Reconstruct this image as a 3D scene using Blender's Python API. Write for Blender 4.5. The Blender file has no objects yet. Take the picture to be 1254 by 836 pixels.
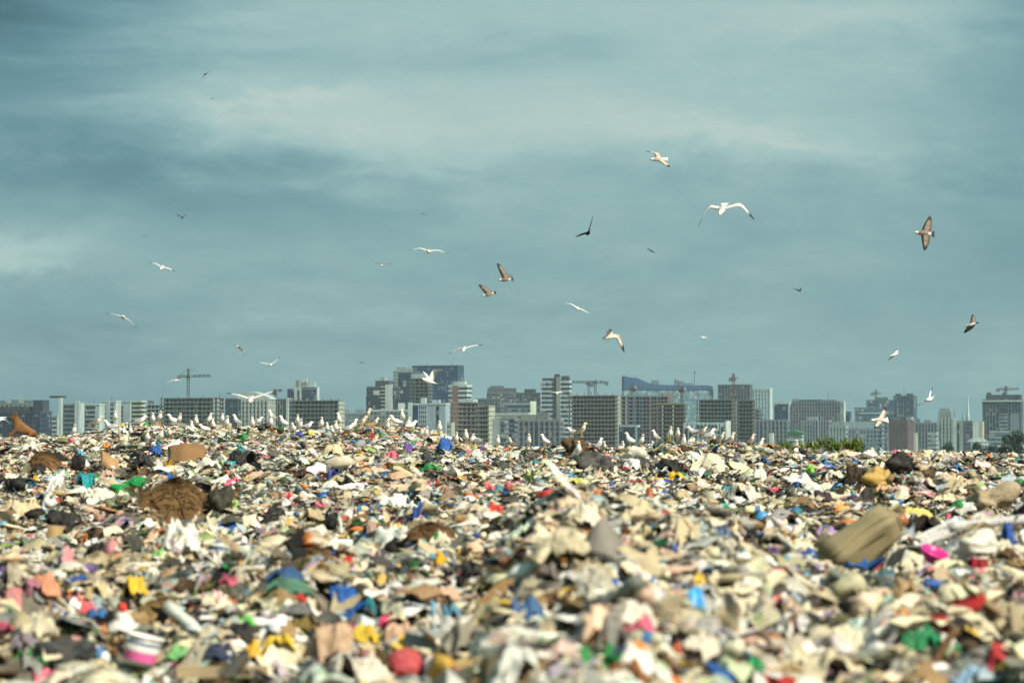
import bpy, bmesh, math, random
import numpy as np
from mathutils import Vector, Matrix

rng = np.random.default_rng(11)
random.seed(5)
S = bpy.context.scene
COL = S.collection
FPX, CX, CY, HOR = 3483.3, 627.0, 418.0, 535.0
PITCH = math.atan((HOR - CY) / FPX)
CP, SP = math.cos(PITCH), math.sin(PITCH)


def lin(c):
    r = []
    for v in c[:3]:
        v = v / 255.0
        r.append(v / 12.92 if v <= 0.04045 else ((v + 0.055) / 1.055) ** 2.4)
    return (r[0], r[1], r[2], 1.0)


def ray(px, py):
    a, b = (px - CX) / FPX, (CY - py) / FPX
    d = np.array([a, CP - b * SP, SP + b * CP])
    return d / d[1]


def at(px, py, d):
    return ray(px, py) * d


# ---------------------------------------------------------------- objects
def link(o, parent=None):
    COL.objects.link(o)
    if parent is not None:
        o.parent = parent
    return o


def empty(name, loc=(0, 0, 0), rz=0.0):
    o = bpy.data.objects.new(name, None)
    o.empty_display_size = 0.2
    o.location = loc
    o.rotation_euler = (0, 0, rz)
    return link(o)


def tag(o, label, cat, group=None):
    o['label'] = label
    o['category'] = cat
    if group:
        o['group'] = group
    return o


def kind(o, k):
    o['kind'] = k
    return o


def mesh_np(name, verts, faces, smooth=False, cols=None):
    """verts (n,3), faces list of tuples or (m,4) array"""
    me = bpy.data.meshes.new(name)
    if isinstance(faces, np.ndarray):
        m, k = faces.shape
        me.vertices.add(len(verts))
        me.vertices.foreach_set('co', np.asarray(verts, dtype=np.float32).ravel())
        me.loops.add(m * k)
        me.loops.foreach_set('vertex_index', faces.astype(np.int32).ravel())
        me.polygons.add(m)
        me.polygons.foreach_set('loop_start', np.arange(0, m * k, k, dtype=np.int32))
        me.polygons.foreach_set('loop_total', np.full(m, k, dtype=np.int32))
        me.update(calc_edges=True)
    else:
        me.from_pydata([tuple(v) for v in verts], [], faces)
        me.update()
    if smooth:
        me.polygons.foreach_set('use_smooth', np.ones(len(me.polygons), dtype=bool))
    if cols is not None:
        at_ = me.color_attributes.new('col', 'FLOAT_COLOR', 'POINT')
        at_.data.foreach_set('color', np.asarray(cols, dtype=np.float32).ravel())
    return me


def obj(name, me, mat, parent=None, color=None, loc=None, rot=None):
    o = bpy.data.objects.new(name, me)
    if mat is not None and len(me.materials) == 0:
        for m in (mat if isinstance(mat, (list, tuple)) else [mat]):
            me.materials.append(m)
    if color is not None:
        o.color = color
    if loc is not None:
        o.location = loc
    if rot is not None:
        o.rotation_euler = rot
    return link(o, parent)


class MB:
    """collects boxes and bars into one mesh"""
    def __init__(self):
        self.v, self.f = [], []

    def box(self, x0, x1, y0, y1, z0, z1):
        b = len(self.v)
        self.v += [(x0, y0, z0), (x1, y0, z0), (x1, y1, z0), (x0, y1, z0), (x0, y0, z1), (x1, y0, z1), (x1, y1, z1), (x0, y1, z1)]
        self.f += [tuple(b + i for i in q) for q in ((3, 2, 1, 0), (4, 5, 6, 7), (0, 1, 5, 4), (1, 2, 6, 5), (2, 3, 7, 6), (3, 0, 4, 7))]
        return self

    def bar(self, p, q, r, n=4, r2=None):
        p, q = Vector(p), Vector(q)
        d = (q - p)
        if d.length < 1e-6:
            return self
        d.normalize()
        u = d.orthogonal().normalized()
        w = d.cross(u)
        b = len(self.v)
        for (c, rr) in ((p, r), (q, r if r2 is None else r2)):
            for i in range(n):
                a = 2 * math.pi * (i + 0.5) / n
                self.v.append(tuple(c + u * math.cos(a) * rr + w * math.sin(a) * rr))
        for i in range(n):
            j = (i + 1) % n
            self.f.append((b + i, b + j, b + n + j, b + n + i))
        self.f.append(tuple(b + i for i in reversed(range(n))))
        self.f.append(tuple(b + n + i for i in range(n)))
        return self

    def prism(self, outline, y0, y1):
        """outline in x,z (counter clockwise seen from -y)"""
        b = len(self.v)
        n = len(outline)
        self.v += [(x, y0, z) for x, z in outline] + [(x, y1, z) for x, z in outline]
        self.f.append(tuple(b + i for i in range(n)))
        self.f.append(tuple(b + n + i for i in reversed(range(n))))
        for i in range(n):
            j = (i + 1) % n
            self.f.append((b + j, b + i, b + n + i, b + n + j))
        return self

    def mesh(self, name):
        return mesh_np(name, self.v, self.f)

    def build(self, name, mat, parent=None, color=None, loc=None, rot=None):
        return obj(name, self.mesh(name), mat, parent, color, loc, rot)


# ---------------------------------------------------------------- materials
def new_mat(name):
    m = bpy.data.materials.new(name)
    m.use_nodes = True
    nt = m.node_tree
    nt.nodes.clear()
    out = nt.nodes.new('ShaderNodeOutputMaterial')
    return m, nt, out


def N(nt, t, **kw):
    n = nt.nodes.new(t)
    for k, v in kw.items():
        if k.startswith('i_'):
            key = k[2:]
            key = int(key) if key.isdigit() else key.replace('_', ' ')
            n.inputs[key].default_value = v
        else:
            setattr(n, k, v)
    return n


def mixc(nt, fac, a, b, mode='MIX'):
    n = nt.nodes.new('ShaderNodeMix')
    n.data_type = 'RGBA'
    n.blend_type = mode
    for s, v in ((0, fac), (6, a), (7, b)):
        if hasattr(v, 'is_linked') or isinstance(v, bpy.types.NodeSocket):
            nt.links.new(v, n.inputs[s])
        else:
            n.inputs[s].default_value = v
    return n.outputs[2]


def mth(nt, op, a, b=None, c=None, clamp=False):
    n = nt.nodes.new('ShaderNodeMath')
    n.operation = op
    n.use_clamp = clamp
    for i, v in enumerate((a, b, c)):
        if v is None:
            continue
        if isinstance(v, bpy.types.NodeSocket):
            nt.links.new(v, n.inputs[i])
        else:
            n.inputs[i].default_value = v
    return n.outputs[0]


def ramp(nt, fac, stops, interp='LINEAR'):
    n = nt.nodes.new('ShaderNodeValToRGB')
    n.color_ramp.interpolation = interp
    e = n.color_ramp.elements
    while len(e) < len(stops):
        e.new(0.5)
    for el, (p, c) in zip(e, stops):
        el.position = p
        el.color = c if len(c) == 4 else (c[0], c[1], c[2], 1)
    nt.links.new(fac, n.inputs[0])
    return n.outputs[0]


def noise(nt, vec, scale, detail=3, rough=0.55, dist=0.0):
    n = N(nt, 'ShaderNodeTexNoise')
    n.inputs['Scale'].default_value = scale
    n.inputs['Detail'].default_value = detail
    n.inputs['Roughness'].default_value = rough
    n.inputs['Distortion'].default_value = dist
    if vec is not None:
        nt.links.new(vec, n.inputs['Vector'])
    return n.outputs[0]


def bump(nt, h, strength, dist):
    n = N(nt, 'ShaderNodeBump')
    n.inputs['Strength'].default_value = strength
    n.inputs['Distance'].default_value = dist
    nt.links.new(h, n.inputs['Height'])
    return n.outputs[0]


def litter_material(name, source, rough=0.45, translucent=0.0, printed=False, bump_s=0.5, fibre=False, dirt=0.45, metal=0.0, spec=0.3):
    """source: 'attr' (col attribute of the mesh) or 'object' (colour of the object)"""
    m, nt, out = new_mat(name)
    L = nt.links.new
    tc = N(nt, 'ShaderNodeTexCoord').outputs['Object']
    if source == 'attr':
        a = N(nt, 'ShaderNodeAttribute', attribute_name='col')
        base = a.outputs['Color']
    else:
        oi = N(nt, 'ShaderNodeObjectInfo')
        base = oi.outputs['Color']
        rv = N(nt, 'ShaderNodeVectorMath', operation='ADD')
        L(tc, rv.inputs[0])
        sc = mth(nt, 'MULTIPLY', oi.outputs['Random'], 37.0)
        cb = N(nt, 'ShaderNodeCombineXYZ')
        L(sc, cb.inputs[0]); L(sc, cb.inputs[1])
        L(cb.outputs[0], rv.inputs[1])
        tc = rv.outputs[0]
    c = base
    if printed:
        n1 = noise(nt, tc, 7.0, 2, 0.5, 0.6)
        vo = N(nt, 'ShaderNodeTexVoronoi', feature='F1')
        vo.inputs['Scale'].default_value = 6.0
        L(tc, vo.inputs['Vector'])
        hs = N(nt, 'ShaderNodeHueSaturation')
        hs.inputs['Saturation'].default_value = 0.75
        hs.inputs['Value'].default_value = 0.55
        L(vo.outputs['Color'], hs.inputs['Color'])
        f = ramp(nt, n1, [(0.58, (0, 0, 0)), (0.6, (1, 1, 1))])
        c = mixc(nt, mth(nt, 'MULTIPLY', f, 0.85), c, hs.outputs[0])
    if source == 'attr':
        # printed packaging: patches of other inks on the pieces flagged for it
        n1 = noise(nt, tc, 15.0, 2, 0.5, 0.8)
        vo = N(nt, 'ShaderNodeTexVoronoi', feature='F1')
        vo.inputs['Scale'].default_value = 13.0
        L(tc, vo.inputs['Vector'])
        hs = N(nt, 'ShaderNodeHueSaturation')
        hs.inputs['Saturation'].default_value = 0.65
        hs.inputs['Value'].default_value = 0.5
        L(vo.outputs['Color'], hs.inputs['Color'])
        f = ramp(nt, n1, [(0.52, (0, 0, 0)), (0.54, (1, 1, 1))])
        c = mixc(nt, mth(nt, 'MULTIPLY', mth(nt, 'MULTIPLY', f, 0.8), mth(nt, 'SUBTRACT', 1.0, a.outputs['Alpha'])), c, hs.outputs[0])
    # stains and dirt that belong to the surface
    n2 = noise(nt, tc, 9.0, 5, 0.65)
    n3 = noise(nt, tc, 3.0, 3, 0.6)
    d = ramp(nt, n2, [(0.42, (0, 0, 0)), (0.72, (1, 1, 1))])
    dirtc = mixc(nt, 0.55, c, lin((112, 92, 64)))
    c = mixc(nt, mth(nt, 'MULTIPLY', d, dirt), c, dirtc)
    v = ramp(nt, n3, [(0.3, (0.78, 0.78, 0.78)), (0.7, (1.1, 1.1, 1.1))])
    c = mixc(nt, 1.0, c, v, 'MULTIPLY')
    if fibre:
        wv = N(nt, 'ShaderNodeTexWave', wave_type='BANDS')
        wv.inputs['Scale'].default_value = 40
        wv.inputs['Distortion'].default_value = 6
        L(tc, wv.inputs['Vector'])
        c = mixc(nt, 0.45, c, ramp(nt, wv.outputs[0], [(0.2, (0.45, 0.4, 0.33)), (0.8, (1.2, 1.15, 1.0))]), 'MULTIPLY')
    p = N(nt, 'ShaderNodeBsdfPrincipled')
    p.inputs['Roughness'].default_value = rough
    p.inputs['Metallic'].default_value = metal
    p.inputs['Specular IOR Level'].default_value = spec
    L(c, p.inputs['Base Color'])
    if bump_s > 0:
        hb = noise(nt, tc, 16.0, 4, 0.7, 1.2)
        L(bump(nt, hb, bump_s, 0.03), p.inputs['Normal'])
    if translucent > 0:
        t = N(nt, 'ShaderNodeBsdfTranslucent')
        L(c, t.inputs['Color'])
        mx = N(nt, 'ShaderNodeMixShader')
        mx.inputs[0].default_value = translucent
        L(p.outputs[0], mx.inputs[1]); L(t.outputs[0], mx.inputs[2])
        L(mx.outputs[0], out.inputs[0])
    else:
        L(p.outputs[0], out.inputs[0])
    return m


M = {}
M['litter'] = litter_material('mixed_litter', 'attr', 0.5, 0.15, printed=False, bump_s=0.45, dirt=0.32, spec=0.18)
M['film'] = litter_material('plastic_film', 'object', 0.3, 0.18, bump_s=0.9)
M['print'] = litter_material('printed_film', 'object', 0.4, 0.12, printed=True, bump_s=0.7)
M['cloth'] = litter_material('cloth', 'object', 0.9, 0.0, bump_s=0.8, spec=0.1)
M['card'] = litter_material('cardboard', 'object', 0.85, 0.0, bump_s=0.15, dirt=0.6)
M['hard'] = litter_material('hard_plastic', 'object', 0.35, 0.0, bump_s=0.06, dirt=0.5)
M['straw'] = litter_material('dry_straw', 'object', 0.9, 0.0, bump_s=0.6, fibre=True)
M['wood'] = litter_material('weathered_wood', 'object', 0.85, 0.0, bump_s=0.3, fibre=True)


def plumage():
    m, nt, out = new_mat('plumage')
    L = nt.links.new
    a = N(nt, 'ShaderNodeAttribute', attribute_name='col')
    tc = N(nt, 'ShaderNodeTexCoord').outputs['Object']
    n = noise(nt, tc, 45.0, 3, 0.6)
    v = ramp(nt, n, [(0.3, (0.8, 0.79, 0.77)), (0.7, (1.06, 1.06, 1.06))])
    c = mixc(nt, 1.0, a.outputs['Color'], v, 'MULTIPLY')
    p = N(nt, 'ShaderNodeBsdfPrincipled')
    p.inputs['Roughness'].default_value = 0.75
    L(c, p.inputs['Base Color'])
    t = N(nt, 'ShaderNodeBsdfTranslucent')
    L(c, t.inputs['Color'])
    mx = N(nt, 'ShaderNodeMixShader')
    mx.inputs[0].default_value = 0.12
    L(p.outputs[0], mx.inputs[1]); L(t.outputs[0], mx.inputs[2])
    L(mx.outputs[0], out.inputs[0])
    return m


M['bird'] = plumage()


def facade(name, rough, stain=0.35):
    m, nt, out = new_mat(name)
    L = nt.links.new
    oi = N(nt, 'ShaderNodeObjectInfo')
    tc = N(nt, 'ShaderNodeTexCoord').outputs['Object']
    mp = N(nt, 'ShaderNodeMapping')
    mp.inputs['Scale'].default_value = (0.35, 0.35, 0.07)
    L(tc, mp.inputs['Vector'])
    n = noise(nt, mp.outputs[0], 1.0, 5, 0.65)
    v = ramp(nt, n, [(0.3, (1 - stain, 1 - stain, 1 - stain * 1.05)), (0.65, (1.06, 1.06, 1.06))])
    c = mixc(nt, 1.0, oi.outputs['Color'], v, 'MULTIPLY')
    p = N(nt, 'ShaderNodeBsdfPrincipled')
    p.inputs['Roughness'].default_value = rough
    L(c, p.inputs['Base Color'])
    L(p.outputs[0], out.inputs[0])
    return m


def glass():
    """dark facade glazing; every bay a slightly different tone (blinds, curtains, open casements)"""
    m, nt, out = new_mat('facade_glass')
    L = nt.links.new
    oi = N(nt, 'ShaderNodeObjectInfo')
    g = N(nt, 'ShaderNodeNewGeometry')
    sx = N(nt, 'ShaderNodeVectorMath', operation='DIVIDE')
    sx.inputs[1].default_value = (2.6, 2.6, 3.1)
    L(g.outputs['Position'], sx.inputs[0])
    fl = N(nt, 'ShaderNodeVectorMath', operation='FLOOR')
    L(sx.outputs[0], fl.inputs[0])
    wn = N(nt, 'ShaderNodeTexWhiteNoise', noise_dimensions='3D')
    L(fl.outputs[0], wn.inputs['Vector'])
    f = ramp(nt, wn.outputs[0], [(0.0, (0.5, 0.5, 0.5)), (0.6, (1, 1, 1)), (1.0, (1.4, 1.4, 1.4))])
    c = mixc(nt, 1.0, oi.outputs['Color'], f, 'MULTIPLY')
    bl = ramp(nt, wn.outputs[0], [(0.86, (0, 0, 0)), (0.87, (0.35, 0.35, 0.35)), (1.0, (0.6, 0.6, 0.6))])
    c = mixc(nt, bl, c, (0.30, 0.31, 0.29, 1))
    p = N(nt, 'ShaderNodeBsdfPrincipled')
    p.inputs['Roughness'].default_value = 0.3
    L(c, p.inputs['Base Color'])
    L(p.outputs[0], out.inputs[0])
    return m


M['wall'] = facade('render_wall', 0.85)
M['concrete'] = facade('raw_concrete', 0.9, 0.5)
M['steel'] = facade('painted_steel', 0.6, 0.3)
M['glass'] = glass()


def leaf_mat():
    m, nt, out = new_mat('leaves')
    L = nt.links.new
    oi = N(nt, 'ShaderNodeObjectInfo')
    a = N(nt, 'ShaderNodeAttribute', attribute_name='col')
    c = mixc(nt, 1.0, oi.outputs['Color'], a.outputs['Color'], 'MULTIPLY')
    p = N(nt, 'ShaderNodeBsdfPrincipled')
    p.inputs['Roughness'].default_value = 0.55
    L(c, p.inputs['Base Color'])
    t = N(nt, 'ShaderNodeBsdfTranslucent')
    L(c, t.inputs['Color'])
    mx = N(nt, 'ShaderNodeMixShader')
    mx.inputs[0].default_value = 0.3
    L(p.outputs[0], mx.inputs[1]); L(t.outputs[0], mx.inputs[2])
    L(mx.outputs[0], out.inputs[0])
    return m


M['leaf'] = leaf_mat()
M['fur'] = litter_material('fur', 'object', 0.9, 0.0, bump_s=1.0, dirt=0.9, fibre=True)

# ---------------------------------------------------------------- terrain
BY = [(-40, -1.9), (5, -1.75), (9, -1.62), (12, -1.53), (16, -1.42), (22, -1.33), (30, -1.2), (40, -1.06), (48, -0.93), (56, -0.66), (62, -0.45)]
CREST = [(-900, 536), (-100, 534), (0, 534), (40, 533), (70, 534), (100, 530), (140, 523), (190, 519), (260, 520), (330, 520), (400, 522), (450, 519), (500, 521), (530, 528), (560, 540), (590, 546), (640, 547), (690, 543), (720, 541), (745, 549), (800, 542), (860, 540), (930, 546), (980, 552), (1050, 555), (1100, 552), (1180, 553), (1254, 557), (1400, 560), (2200, 560)]
MOUND = [(-900, 0), (510, 0), (580, 0.12), (645, 0.42), (700, 0.58), (790, 0.57), (900, 0.42), (1000, 0.26), (1100, 0.28), (1254, 0.36), (1500, 0.3), (2200, 0)]
_wn = []
_r = np.random.default_rng(3)
for (wl0, wl1, amp, n) in ((5.0, 10.0, 0.06, 6), (1.6, 3.2, 0.05, 8), (0.7, 1.3, 0.032, 9), (0.32, 0.55, 0.012, 8)):
    for i in range(n):
        a = _r.uniform(0, 6.28)
        wl = _r.uniform(wl0, wl1)
        _wn.append((math.cos(a) * 6.283 / wl, math.sin(a) * 6.283 / wl, _r.uniform(0, 6.28), amp * _r.uniform(0.6, 1.2)))


def sstep(a, b, x):
    t = np.clip((x - a) / (b - a), 0, 1)
    return t * t * (3 - 2 * t)


def Z(x, y):
    x = np.asarray(x, dtype=float)
    y = np.asarray(y, dtype=float)
    px = CX + FPX * x / np.maximum(y, 6)
    base = np.interp(y, [p[0] for p in BY], [p[1] for p in BY])
    zc = (HOR - 8.0 - np.interp(px, [p[0] for p in CREST], [p[1] for p in CREST])) * 78.0 / FPX
    t = sstep(56, 78, y)
    z = np.where(y < 56, base, -0.66 + (zc + 0.66) * t)
    A = np.interp(px, [p[0] for p in MOUND], [p[1] for p in MOUND])
    cen = np.interp(px, [900, 1050], [21.5, 24.0])
    sg = np.where(y < cen, 8.0, 4.0)
    z = z + A * np.exp(-0.5 * ((y - cen) / sg) ** 2)
    nz = np.zeros_like(z)
    for (kx, ky, ph, am) in _wn:
        nz = nz + am * np.sin(kx * x + ky * y + ph)
    z = z + nz * np.interp(y, [0, 55, 72, 80, 100], [1, 1.0, 0.4, 0.3, 1.5])
    back = np.interp(y, [80, 86, 96, 120, 175], [0, 0.35, 2.4, 8.5, 16.5])
    return z - back


_ys = np.concatenate([np.arange(8.5, 30, 0.03), np.arange(30, 79.0, 0.06)])


def hit(px, py):
    d = ray(px, py)
    g = d[2] * _ys - Z(d[0] * _ys, _ys)
    k = np.nonzero(g < 0)[0]
    y = _ys[k[0]] if len(k) else 78.0
    return np.array([d[0] * y, y, float(Z(d[0] * y, y))])
# ---------------------------------------------------------------- camera, sky, sun
cam = bpy.data.cameras.new('camera')
cam.lens, cam.sensor_width = 100.0, 36.0
cam.clip_start, cam.clip_end = 0.5, 12000
cam.dof.use_dof = True
cam.dof.focus_distance = 112.0
cam.dof.aperture_fstop = 2.6
cam.dof.aperture_blades = 0
co = bpy.data.objects.new('camera', cam)
co.rotation_euler = (math.pi / 2 + PITCH, 0, 0)
COL.objects.link(co)
S.camera = co

SUN = Vector((0.60, -0.62, 0.0)).normalized()
EL = math.radians(43)
sund = Vector((SUN.x * math.cos(EL), SUN.y * math.cos(EL), math.sin(EL)))
sl = bpy.data.lights.new('sun', 'SUN')
sl.energy = 5.0
sl.angle = math.radians(0.6)
sl.color = (1.0, 0.91, 0.74)
so = bpy.data.objects.new('sun', sl)
so.rotation_euler = sund.to_track_quat('Z', 'Y').to_euler()
so.location = (0, -5, 60)
COL.objects.link(so)

W = bpy.data.worlds.new('World')
S.world = W
W.use_nodes = True
nt = W.node_tree
nt.nodes.clear()
wo = N(nt, 'ShaderNodeOutputWorld')
sky = N(nt, 'ShaderNodeTexSky', sky_type='NISHITA')
sky.sun_disc = False
sky.sun_elevation = EL
sky.sun_rotation = math.atan2(sund.x, sund.y)
b1 = N(nt, 'ShaderNodeBackground')
b1.inputs[1].default_value = 0.05
nt.links.new(sky.outputs[0], b1.inputs[0])
gen = N(nt, 'ShaderNodeTexCoord').outputs['Generated']
sep = N(nt, 'ShaderNodeSeparateXYZ')
nt.links.new(gen, sep.inputs[0])
X_, Y_, Z_ = sep.outputs
hyp = mth(nt, 'MAXIMUM', mth(nt, 'ABSOLUTE', Y_), 0.15)
U = mth(nt, 'DIVIDE', X_, hyp)
V = mth(nt, 'DIVIDE', Z_, hyp)
cmb = N(nt, 'ShaderNodeCombineXYZ')
nt.links.new(mth(nt, 'MULTIPLY', U, 9.0), cmb.inputs[0])
nt.links.new(mth(nt, 'MULTIPLY', V, 42.0), cmb.inputs[1])
nt.links.new(Y_, cmb.inputs[2])
n1 = noise(nt, cmb.outputs[0], 1.0, 6, 0.55, 0.5)
cm2 = N(nt, 'ShaderNodeCombineXYZ')
nt.links.new(mth(nt, 'MULTIPLY', U, 24.0), cm2.inputs[0])
nt.links.new(mth(nt, 'MULTIPLY', V, 60.0), cm2.inputs[1])
nt.links.new(mth(nt, 'ADD', Y_, 3.0), cm2.inputs[2])
n2 = noise(nt, cm2.outputs[0], 1.0, 5, 0.6, 0.3)
cm3 = N(nt, 'ShaderNodeCombineXYZ')
nt.links.new(mth(nt, 'MULTIPLY_ADD', V, 30.0, mth(nt, 'MULTIPLY', U, 55.0)), cm3.inputs[0])
nt.links.new(mth(nt, 'MULTIPLY', V, 190.0), cm3.inputs[1])
nt.links.new(mth(nt, 'ADD', Y_, 7.0), cm3.inputs[2])
n3 = noise(nt, cm3.outputs[0], 1.0, 6, 0.62, 0.4)
UU = mth(nt, 'ADD', U, mth(nt, 'MULTIPLY', mth(nt, 'SUBTRACT', n1, 0.5), 0.09))
VV = mth(nt, 'ADD', V, mth(nt, 'MULTIPLY', mth(nt, 'SUBTRACT', n2, 0.5), 0.035))
tot = mth(nt, 'MULTIPLY_ADD', mth(nt, 'SUBTRACT', n1, 0.5), 0.31, 0.515)
tot = mth(nt, 'MULTIPLY_ADD', mth(nt, 'SUBTRACT', n2, 0.5), 0.2, tot)
tot = mth(nt, 'MULTIPLY_ADD', mth(nt, 'MULTIPLY', mth(nt, 'SUBTRACT', n3, 0.5), mth(nt, 'MULTIPLY', n1, n1)), 0.55, tot)


def cloud(px, py, sx, sy, amp, tilt=0.0):
    global tot
    u0, v0 = (px - CX) / FPX, (HOR - py) / FPX
    du = mth(nt, 'SUBTRACT', UU, u0)
    dv = mth(nt, 'SUBTRACT', VV, v0)
    dv = mth(nt, 'MULTIPLY_ADD', du, tilt, dv)
    a = mth(nt, 'POWER', mth(nt, 'ABSOLUTE', mth(nt, 'DIVIDE', du, sx / FPX)), 2.0)
    b = mth(nt, 'POWER', mth(nt, 'ABSOLUTE', mth(nt, 'DIVIDE', dv, sy / FPX)), 2.0)
    e = mth(nt, 'EXPONENT', mth(nt, 'MULTIPLY', mth(nt, 'ADD', a, b), -1.0))
    tot = mth(nt, 'MULTIPLY_ADD', e, amp, tot)


CLOUDS = [  # px, py, half width, half height, brightness, slope: cloud masses by their bearing and elevation
    (390, 138, 250, 36, 0.30, 0.12), (880, 160, 280, 36, 0.27, 0.10), (330, 122, 110, 9, 0.14, 0.02), (960, 165, 150, 10, 0.12, 0.12), (20, 308, 90, 26, 0.34, 0.0), (170, 222, 330, 40, -0.24, 0.10),
    (640, 55, 700, 110, 0.25, 0.0), (-30, -10, 260, 160, -0.6, 0.0), (1040, 10, 240, 40, 0.22, 0.0), (0, 480, 340, 120, -0.22, 0.0),
    (1290, 280, 150, 200, -0.16, 0.0), (1225, 425, 70, 55, 0.12, 0.0), (600, 250, 300, 40, 0.06, 0.05), (620, 60, 200, 26, -0.14, -0.12),
    (1280, 0, 130, 110, -0.22, 0.0), (480, 190, 130, 26, 0.14, 0.14), (720, 440, 460, 90, -0.05, 0.0)]
for c_ in CLOUDS:
    cloud(*c_)
ccol = ramp(nt, tot, [(0.0, lin((60, 104, 114))), (0.25, lin((96, 143, 153))), (0.45, lin((125, 167, 172))), (0.7, lin((160, 196, 194))), (1.0, lin((192, 213, 205)))])
b2 = N(nt, 'ShaderNodeBackground')
nt.links.new(ccol, b2.inputs[0])
b2.inputs[1].default_value = 0.57
mxs = N(nt, 'ShaderNodeMixShader')
mxs.inputs[0].default_value = 0.9
nt.links.new(b1.outputs[0], mxs.inputs[1])
nt.links.new(b2.outputs[0], mxs.inputs[2])
nt.links.new(mxs.outputs[0], wo.inputs[0])

vs = S.view_settings
S.display_settings.display_device = 'sRGB'
vs.view_transform = 'Standard'
vs.look = 'None'
vs.exposure = 0.73
vs.gamma = 1.0
S.cycles.use_denoising = True
S.cycles.max_bounces = 6
S.cycles.diffuse_bounces = 3
S.cycles.volume_bounces = 0
S.cycles.sample_clamp_indirect = 6.0

# ---------------------------------------------------------------- haze
hm, hnt, hout = new_mat('thin_haze')
pv = N(hnt, 'ShaderNodeVolumePrincipled')
pv.inputs['Color'].default_value = (0.72, 0.92, 1.0, 1)
pv.inputs['Density'].default_value = 0.000045
pv.inputs['Anisotropy'].default_value = 0.0
hnt.links.new(pv.outputs[0], hout.inputs['Volume'])
hz = MB().box(-2600, 2600, -70, 4800, -20, 105).build('haze', hm)
kind(hz, 'stuff')
hz['label'] = 'thin teal haze over the distant city'

# ---------------------------------------------------------------- ground
gm, gnt, gout = new_mat('scrubby_plain')
gg = N(gnt, 'ShaderNodeTexCoord').outputs['Object']
gn = noise(gnt, gg, 0.02, 6, 0.6)
gn2 = noise(gnt, gg, 0.4, 4, 0.6)
gc = ramp(gnt, gn, [(0.35, lin((62, 74, 46))), (0.5, lin((86, 88, 58))), (0.62, lin((110, 102, 76))), (0.7, lin((92, 90, 84)))])
gc = mixc(gnt, 0.6, gc, ramp(gnt, gn2, [(0.3, (0.6, 0.6, 0.6)), (0.7, (1.2, 1.2, 1.2))]), 'MULTIPLY')
gp = N(gnt, 'ShaderNodeBsdfPrincipled')
gp.inputs['Roughness'].default_value = 0.95
gnt.links.new(gc, gp.inputs['Base Color'])
gnt.links.new(gp.outputs[0], gout.inputs[0])
pl = obj('plain', mesh_np('plain', [(-2500, -60, -15), (2500, -60, -15), (2500, 4700, -15), (-2500, 4700, -15)], [(0, 1, 2, 3)]), gm)
kind(pl, 'structure')

tm, tnt, tout = new_mat('compacted_waste_soil')
tg = N(tnt, 'ShaderNodeTexCoord').outputs['Object']
tv = N(tnt, 'ShaderNodeTexVoronoi', feature='F1')
tv.inputs['Scale'].default_value = 7.0
tnt.links.new(tg, tv.inputs['Vector'])
hs = N(tnt, 'ShaderNodeHueSaturation')
hs.inputs['Saturation'].default_value = 0.12
hs.inputs['Value'].default_value = 0.35
tnt.links.new(tv.outputs['Color'], hs.inputs['Color'])
tn = noise(tnt, tg, 3.0, 6, 0.65)
tc_ = ramp(tnt, tn, [(0.3, lin((34, 30, 26))), (0.5, lin((70, 62, 48))), (0.7, lin((112, 102, 82)))])
tc_ = mixc(tnt, 0.15, tc_, hs.outputs[0])
tp = N(tnt, 'ShaderNodeBsdfPrincipled')
tp.inputs['Roughness'].default_value = 0.9
tnt.links.new(tc_, tp.inputs['Base Color'])
tnt.links.new(bump(tnt, tv.outputs['Distance'], 0.8, 0.08), tp.inputs['Normal'])
tnt.links.new(tp.outputs[0], tout.inputs[0])
yy = np.concatenate([np.linspace(-60, 6, 24, endpoint=False), np.linspace(6, 30, 110, endpoint=False), np.linspace(30, 82, 210, endpoint=False), np.linspace(82, 178, 50)])
ss = np.linspace(-1, 1, 321)
ss = np.sign(ss) * (0.3 * np.abs(ss) + 0.7 * np.abs(ss) ** 3)
YY, SS = np.meshgrid(yy, ss, indexing='ij')
XX = SS * (60 + 0.75 * np.maximum(YY, 0))
ZZ = Z(XX, YY) - 0.02
nr, nc = YY.shape
idx = np.arange(nr * nc).reshape(nr, nc)
tf = np.stack([idx[:-1, :-1], idx[:-1, 1:], idx[1:, 1:], idx[1:, :-1]], -1).reshape(-1, 4)
ter = obj('ground', mesh_np('ground', np.stack([XX, YY, ZZ], -1).reshape(-1, 3), tf, True), tm)
kind(ter, 'structure')
# ---------------------------------------------------------------- crumpled shapes
def ridged(P, seed, freq, n=5, axis=3):
    """sum of sharp creases in random directions, about 0..1"""
    r = np.random.default_rng(seed)
    s = np.zeros(len(P))
    w = 0
    for i in range(n):
        d = r.normal(size=axis)
        d /= np.linalg.norm(d)
        k = freq * r.uniform(0.6, 1.7)
        a = r.uniform(0.5, 1)
        ph = r.uniform(0, 6.28)
        wob = 0.6 * np.sin(P[:, 0] * freq * 0.7 * r.normal() + P[:, 1] * freq * 0.7 * r.normal() + ph * 2)
        s += a * (1 - np.abs(np.sin(P[:, :axis] @ d * k + ph + wob)))
        w += a
    return s / w


def grid_faces(nu, nv, wrap=False):
    idx = np.arange(nu * nv).reshape(nu, nv)
    if wrap:
        a = idx
        b = np.roll(idx, -1, axis=0)
        return np.stack([a[:, :-1], b[:, :-1], b[:, 1:], a[:, 1:]], -1).reshape(-1, 4)
    return np.stack([idx[:-1, :-1], idx[1:, :-1], idx[1:, 1:], idx[:-1, 1:]], -1).reshape(-1, 4)


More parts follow.
